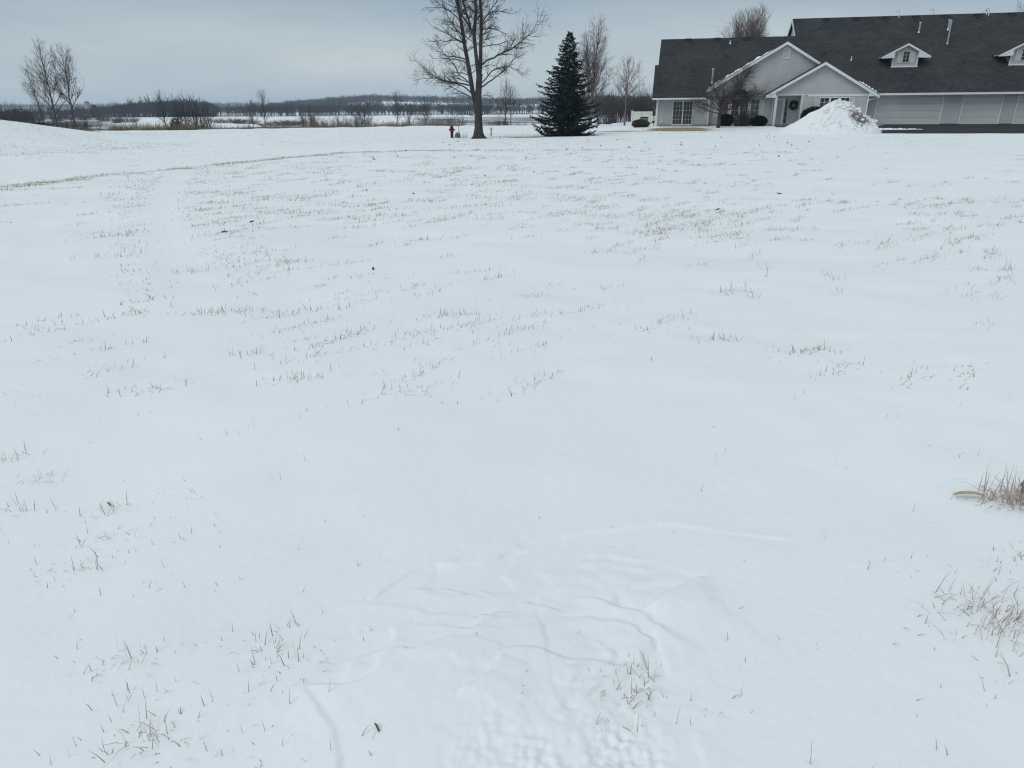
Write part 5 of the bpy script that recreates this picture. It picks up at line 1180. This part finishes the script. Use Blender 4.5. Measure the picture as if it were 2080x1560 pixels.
# ------------------------------------------------------------------ grass
def blades(name, Bp, L, az, lean, W, m, label, seed, curl=0.5, cat='grass'):
    rng = np.random.default_rng(seed); n = len(Bp)
    hd = np.stack([np.cos(az), np.sin(az), np.zeros(n)], 1); up = np.array([[0, 0, 1.0]])
    a1, a2 = lean * (1 - curl * 0.4), lean * (1 + curl * 0.5)
    p1 = Bp + (hd * np.sin(a1)[:, None] + up * np.cos(a1)[:, None]) * (L * 0.55)[:, None]
    p2 = p1 + (hd * np.sin(a2)[:, None] + up * np.cos(a2)[:, None]) * (L * 0.45)[:, None]
    fa = rng.uniform(0, np.pi, n); sd_ = np.stack([np.cos(fa), np.sin(fa), np.zeros(n)], 1) * (W * 0.5)[:, None]
    V = np.stack([Bp - sd_, Bp + sd_, p1 + sd_ * 0.75, p1 - sd_ * 0.75, p2], 1).reshape(-1, 3)
    k = np.arange(n)[:, None] * 5
    F_ = np.concatenate([k + [[0, 1, 2]], k + [[0, 2, 3]], k + [[3, 2, 4]]], 1).reshape(-1, 3)
    return tag(mesh_np(name, V, F_, m), label, cat, kind='stuff')
class Grass:
    def __init__(s, seed): s.r = np.random.default_rng(seed); s.rows = []
    def tuft(s, x, y, n, sx, sy, ang, L, W, lean=0.7, az=None, spread_=1.2):
        r = s.r; a, b = r.normal(size=n) * sx, r.normal(size=n) * sy; c, sn = math.cos(ang), math.sin(ang)
        bx, by = x + a * c - b * sn, y + a * sn + b * c
        ll = L * r.uniform(0.35, 1.1, n); zz2 = np.full(n, np.nan)
        azz = (r.normal(size=n) * spread_ + az) if az is not None else r.uniform(0, 6.283, n)
        le = np.clip(np.abs(r.normal(size=n)) * lean * 1.15, 0.05, 1.42)
        s.rows.append(np.stack([bx, by, ll, azz, le, W * r.uniform(0.6, 1.3, n)], 1))
    def done(s, name, m, label, seed):
        A = np.concatenate(s.rows); z = macro(A[:, 0], A[:, 1]) + relief(A[:, 0], A[:, 1]) - 0.006
        return blades(name, np.stack([A[:, 0], A[:, 1], z], 1), A[:, 2], A[:, 3], A[:, 4], A[:, 5], m, label, seed)
def snow_free(x, y):                     # how likely a tuft shows at a spot
    u, v = house_uv(np.array([x]), np.array([y])); u, v = u[0], v[0]
    if v > -1.2 and u > -3: return 0
    if v > -14.2 and u > 13.8: return 0
    if math.hypot(x - PX, y - PY) < 4.0: return 0
    return 1
# foreground: tufts and single blades
g1 = Grass(101)
TUFT = [(0.34, 1.62, 'f'), (0.48, 1.55, 's'), (-1.0, 1.46, 'f'), (-1.24, 1.75, 'm'), (-0.8, 1.84, 'm'), (-0.73, 1.73, 'm'), (-0.77, 1.59, 's'), (-2.21, 2.97, 'm'), (-1.77, 2.66, 'm'), (-1.63, 2.25, 'm'), (-1.63, 2.45, 'm'), (-1.75, 2.24, 's'), (-1.29, 2.1, 's'), (-1.31, 2.48, 's'), (1.58, 1.96, 'F'), (1.64, 1.86, 'F'), (1.39, 2.21, 's'), (1.51, 1.67, 'm'), (1.9, 2.23, 'm'), (2.18, 3.1, 's'), (-2.46, 5.75, 'M'), (-1.79, 5.93, 'm'), (-1.36, 4.18, 'm'), (-1.81, 4.72, 'm'), (-2.24, 4.07, 'm'), (-1.81, 6.78, 's'), (-0.48, 5.69, 'M'), (-0.41, 7.4, 'm'), (0.19, 6.33, 'm'), (1.05, 8.28, 'm'), (2.08, 4.73, 'M'), (2.14, 4.47, 's'), (3.71, 9.95, 'M'), (1.52, 4.97, 'm'), (3.88, 12.62, 'm'), (-0.51, 3.99, 's'), (-0.03, 4.11, 's'), (-2.51, 3.18, 'm'), (-2.16, 2.68, 'm'), (-3.41, 7.39, 'm'), (-3.09, 5.76, 'm'), (-1.17, 1.78, 's'), (-1.04, 1.6, 's'), (-0.86, 1.42, 's'), (-0.7, 1.45, 's'), (1.2, 1.35, 's'), (-0.6, 1.42, 's')]
for x, y, c in TUFT:
    far = y > 3.3
    if c == 's': g1.tuft(x, y, 8 if not far else 10, 0.07, 0.04, 0.4, 0.055, 0.0026, 0.8)
    if c == 'm': g1.tuft(x, y, 26 if not far else 30, 0.075 if not far else 0.12, 0.04, 0.3, 0.075 if not far else 0.08, 0.0026 if not far else 0.0045, 0.85); g1.tuft(x, y, 12, 0.18, 0.08, 0.3, 0.035, 0.0024, 0.9)
    if c == 'M': g1.tuft(x, y, 42, 0.15, 0.04, 0.25, 0.085, 0.005, 0.75); g1.tuft(x, y, 24, 0.3, 0.07, 0.25, 0.05, 0.0045, 0.8)
    if c == 'f': g1.tuft(x, y, 46, 0.06, 0.05, 0.6, 0.09, 0.0027, 0.95); g1.tuft(x, y, 34, 0.16, 0.08, 0.3, 0.045, 0.0025, 1.0)
    if c == 'F': g1.tuft(x, y, 90, 0.08, 0.05, 0.2, 0.12, 0.0023, 1.15, 0.2, 1.2); g1.tuft(x, y, 24, 0.16, 0.08, 0.2, 0.05, 0.003, 0.9)
rr = np.random.default_rng(19)
for i in range(150):                     # single blades, more to the left
    y = rr.uniform(1.3, 4.2); x = rr.uniform(-0.8, 0.8) * y
    if -0.3 * y < x < 0.28 * y and y < 3.6: continue
    if x > 0 and rr.random() < 0.6: continue
    g1.tuft(x, y, rr.integers(1, 4), 0.05, 0.03, 0.3, 0.055, 0.0024, 0.8)
for i in range(22): g1.tuft(rr.uniform(-1.0, 1.0), rr.uniform(1.3, 2.6), 1, 0.01, 0.01, 0, 0.04, 0.003, 0.8)
g1.tuft(0.78, 1.37, 1, 0.005, 0.005, 0, 0.085, 0.007, 0.5, 2.0, 0.2); g1.tuft(0.90, 1.31, 1, 0.005, 0.005, 0, 0.13, 0.006, 1.2, 0.5, 0.1)
g1.tuft(-0.41, 1.44, 2, 0.02, 0.01, 0, 0.07, 0.004, 1.1, 0.9, 0.2)
# big matted tuft at the right
g1.tuft(2.20, 2.66, 120, 0.07, 0.035, -0.25, 0.19, 0.0036, 1.15, 3.1, 0.55); g1.tuft(2.28, 2.66, 90, 0.09, 0.05, -0.2, 0.16, 0.004, 1.0); g1.tuft(1.98, 2.68, 16, 0.06, 0.03, 0, 0.07, 0.0032, 0.9); g1.tuft(2.05, 2.68, 7, 0.03, 0.02, 0, 0.24, 0.0032, 0.55, 0.6, 0.35)
g1.done('dry_grass', M['grass'], 'dry brown grass blades poking through the smooth foreground snow', 1)
# middle field
g2 = Grass(202)
def on_track(x, y):
    X, Y = np.array([x]), np.array([y]); a = pdist(X, Y, TRACK)[0][0]; b = pdist(X, Y, TRACK2)[0][0]; return min(a, b)
cnt = 0
while cnt < 1050:
    y = math.exp(rr.uniform(math.log(4.0), math.log(32))); x = rr.uniform(-0.74, 0.74) * y * 0.97
    d = 0.0
    yb = y + 2.2 * float(fbm(np.array([x * 0.35]), np.array([y * 0.3]), 92, 2)[0]) - 0.10 * x
    d = float(np.interp(yb, [4, 6, 8, 10, 12.5, 18, 24, 32], [0.05, 0.09, 0.13, 0.45, 0.85, 0.75, 0.65, 0.7]))
    d *= 0.35 + 1.3 * max(0, 0.5 + 1.6 * float(fbm(np.array([x * 0.45]), np.array([y * 0.6]), 91, 3)[0]))
    if x > 0.28 * y and y > 13: d *= max(0.05, 1 - (x / y - 0.28) * 5)
    if x < -0.42 * y and y > 9: d *= 0.45
    if x < -8 and y > 22: d *= 0.1
    if on_track(x, y) < 0.42: d = 0
    if rr.random() > d: continue
    cnt += 1; k = rr.uniform(0.4, 1.2) * (1.35 if rr.random() < 0.15 else 1.0)
    n_ = int(17 * k + 5); Wb = 0.0045 if y < 9 else 0.0062 if y < 16 else 0.009
    g2.tuft(x, y, n_, 0.17 * k, 0.035, 0.78 + rr.normal() * 0.2, 0.072 * (0.55 + 0.45 * k), Wb, 1.1, 0.6, 1.1)
    g2.tuft(x, y, int(12 * k) + 4, 0.13 * k, 0.03, 0.78, 0.035, Wb * 1.25, 3.0, 0.6, 1.6)      # matted base
    if rr.random() < 0.5: g2.tuft(x + rr.normal() * 0.2, y + rr.normal() * 0.2, 8, 0.30 * k, 0.05, 0.78, 0.04, Wb, 0.9)
RP = resample(RIM[1:9], 420)
for i in range(420):                     # tufts along the swale rim and beside the tracks
    P = RP[i]; j = rr.normal() * (0.22 + 0.75 * float(sm(-6, -11, P[0])))
    if rr.random() > (0.85 if P[0] < -2 else 0.45): continue
    if on_track(P[0], P[1]) < 0.5 and rr.random() < 0.7: continue
    g2.tuft(P[0], P[1] + j, 16, 0.20, 0.05, 0.7, 0.09, 0.009, 0.9)
TP = resample(TRACK[2:7], 130)
for i in range(130):
    P = TP[i]; s_ = -1 if rr.random() < 0.5 else 1; g2.tuft(P[0] + s_ * rr.uniform(0.38, 0.6), P[1], 11, 0.12, 0.05, 0.8, 0.055, 0.006, 1.0)
for ln_ in ([(-11.5, 14.2), (-10.2, 15.6), (-8.6, 16.6), (-7.4, 17.6)], [(-10.0, 12.6), (-8.4, 13.6), (-6.8, 14.2)], [(-9.6, 16.9), (-8.4, 18.6), (-7.0, 20.4), (-5.0, 22.0)], [(-7.6, 22.5), (-4.0, 25.5), (1.0, 27.0)]):
    for P in resample(ln_, 34):
        if on_track(P[0], P[1]) > 0.4 and rr.random() < 0.7: g2.tuft(P[0], P[1] + rr.normal() * 0.12, 12, 0.18, 0.05, 0.75, 0.06, 0.0075, 1.0)
g2.done('field_grass', M['grass'], 'scattered dry grass tufts across the middle of the snowy field', 2)
# far field, straw coloured
g3 = Grass(303)
cnt = 0
while cnt < 3000:
    y = rr.uniform(30, 91); x = rr.uniform(-0.70, 0.62) * y
    if x > 7 and y > 57: continue
    if not snow_free(x, y): continue
    gg = float(grass_cover(np.array([x]), np.array([y]))[0])
    if -40 < x < -19 and 26 < y < 46 and rr.random() < 0.6: gg = 0.7
    if rr.random() > 0.10 + gg * 1.3: continue
    cnt += 1; g3.tuft(x, y, 8, 0.45, 0.06, 0.35 + rr.normal() * 0.2, 0.07, 0.013, 0.95)
for i in range(500):
    a, b = rr.normal() * 1.1, rr.normal() * 0.45; x, y = hxy(2.0 + a * 2.0, -5.6 + b * 4.6); g3.tuft(x, y, 14, 0.25, 0.1, 0, 0.06, 0.012, 0.8)
for i in range(330):
    x, y = rr.uniform(-36, -19), rr.uniform(29, 47); g3.tuft(x, y, 9, 0.4, 0.05, -0.5 + rr.normal() * 0.2, 0.09, 0.013, 0.95)
g3.done('straw_grass', M['straw'], 'short straw coloured grass showing through thin snow in the far field', 3)
# reeds along the bank
g4 = Grass(404)
for i in range(640):
    px = rr.uniform(225, 405) if i < 300 else rr.uniform(405, 930); D = rr.uniform(92.5, 99) if i < 300 else rr.uniform(91.0, 95.5); x = bear(px, D)
    k = 1.15 if i < 300 else rr.uniform(0.35, 0.8)
    g4.tuft(x, D, 16 if i < 300 else 12, 0.3, 0.25, 0, 1.15 * k, 0.035, 0.22)
for i in range(60):
    px = rr.normal() * 20 + 150; x = bear(px, 74.5); g4.tuft(x, 74.5 + rr.normal() * 1.0, 22, 0.35, 0.3, 0, 0.85, 0.02, 0.35)
for px, D in ((935, 52.6), (944, 52.9), (950, 53.0)): g4.tuft(bear(px, D), D, 14, 0.06, 0.06, 0, 0.65, 0.012, 0.3)
g4.done('reeds', M['reed'], 'tan reeds and tall dead grass along the far bank and around the trees', 4)
# foreground leaf and stone
lf = MB(); lx, ly = 1.985, 2.70
n_ = 10
for i in range(n_ + 1):
    t = i / n_; wdt = 0.013 * math.sin(math.pi * min(1, t * 0.9 + 0.08)) + 0.001; zc = 0.012 + 0.01 * math.sin(t * 3.0)
    lf.v += [(-0.06 + 0.125 * t, -wdt, zc + 0.006), (-0.06 + 0.125 * t, 0, zc), (-0.06 + 0.125 * t, wdt, zc + 0.008)]
for i in range(n_): a = i * 3; lf.f += [(a, a + 3, a + 4, a + 1), (a + 1, a + 4, a + 5, a + 2)]
lo = lf.build('dead_leaf', M['leaf'], None, True, (lx, ly, float(relief(np.array([lx]), np.array([ly]))[0]) + 0.002)); lo.rotation_euler = (0, 0, -0.12); tag(lo, 'curled tan dead leaf lying by the matted grass tuft', 'leaf')
V, Fq = [], []; rng = np.random.default_rng(6)
import bmesh
bm = bmesh.new(); bmesh.ops.create_icosphere(bm, subdivisions=3, radius=1.0)
for v in bm.verts:
    p = v.co; k = 1 + 0.25 * float(fbm(np.array([p.x * 1.7 + 5]), np.array([p.y * 1.7 + p.z]), 8, 3)[0]); v.co = Vector((p.x * 0.10 * k, p.y * 0.06 * k, p.z * 0.045 * k))
me = bpy.data.meshes.new('stone'); bm.to_mesh(me); bm.free(); me.materials.append(M['stone']); me.polygons.foreach_set('use_smooth', np.ones(len(me.polygons), bool))
st_ = bpy.data.objects.new('stone', me); st_.location = (2.33, 2.72, 0.03); link(st_); tag(st_, 'grey stone half buried in the matted grass tuft', 'stone')
# dark twigs and crumbs on the snow
V = []; tw = []
rng = np.random.default_rng(15)
for x, y in ((-0.37, 1.46), (-1.77, 2.72), (-3.95, 10.9), (-4.0, 9.9), (-1.47, 7.5), (3.4, 12.0), (-1.9, 14.5), (0.6, 19.5), (-3.0, 15.2), (5.2, 14.0), (-0.6, 18.5)):
    L = 0.03 if y < 4 else 0.10; z = float(macro(np.array([x]), np.array([y]))[0] + relief(np.array([x]), np.array([y]))[0]); a = rng.uniform(0, 3.1); d = np.array([math.cos(a), math.sin(a), 0.1])
    c = np.array([x, y, z + 0.003]); tw.append(([c, c + d * L * 0.5 + np.array([0, 0, 0.006]), c + d * L], [0.0025 if y < 4 else 0.008, 0.003 if y < 4 else 0.012, 0.0015], 5))
for i in range(45):
    y = rng.uniform(25, 58); x = rng.uniform(-0.35, 0.45) * y
    if not snow_free(x, y): continue
    z = gz(x, y); a = rng.uniform(0, 3.1); d = np.array([math.cos(a), math.sin(a), 0.2]); c = np.array([x, y, z]); tw.append(([c, c + d * 0.06 + np.array([0, 0, 0.03]), c + d * 0.13], [0.014, 0.02, 0.006], 4))
tag(tubes(tw, 'fallen_twigs', M['redbark']), 'dark fallen twigs and crumbs scattered on the snow', 'twigs', kind='stuff')

# ------------------------------------------------------------------ haze
hzm = bpy.data.materials.new('air'); hzm.use_nodes = True; t = hzm.node_tree; t.nodes.clear()
o_ = N(t, 'ShaderNodeOutputMaterial'); pv = N(t, 'ShaderNodeVolumePrincipled'); pv.inputs['Color'].default_value = (0.66, 0.82, 1.0, 1); pv.inputs['Density'].default_value = 0.00022; pv.inputs['Anisotropy'].default_value = 0.2
t.links.new(pv.outputs[0], o_.inputs['Volume'])
hz = MB().box(-1850, 1850, -90, 2650, -4.5, 34).build('haze', hzm); tag(hz, None, None, None, 'stuff')
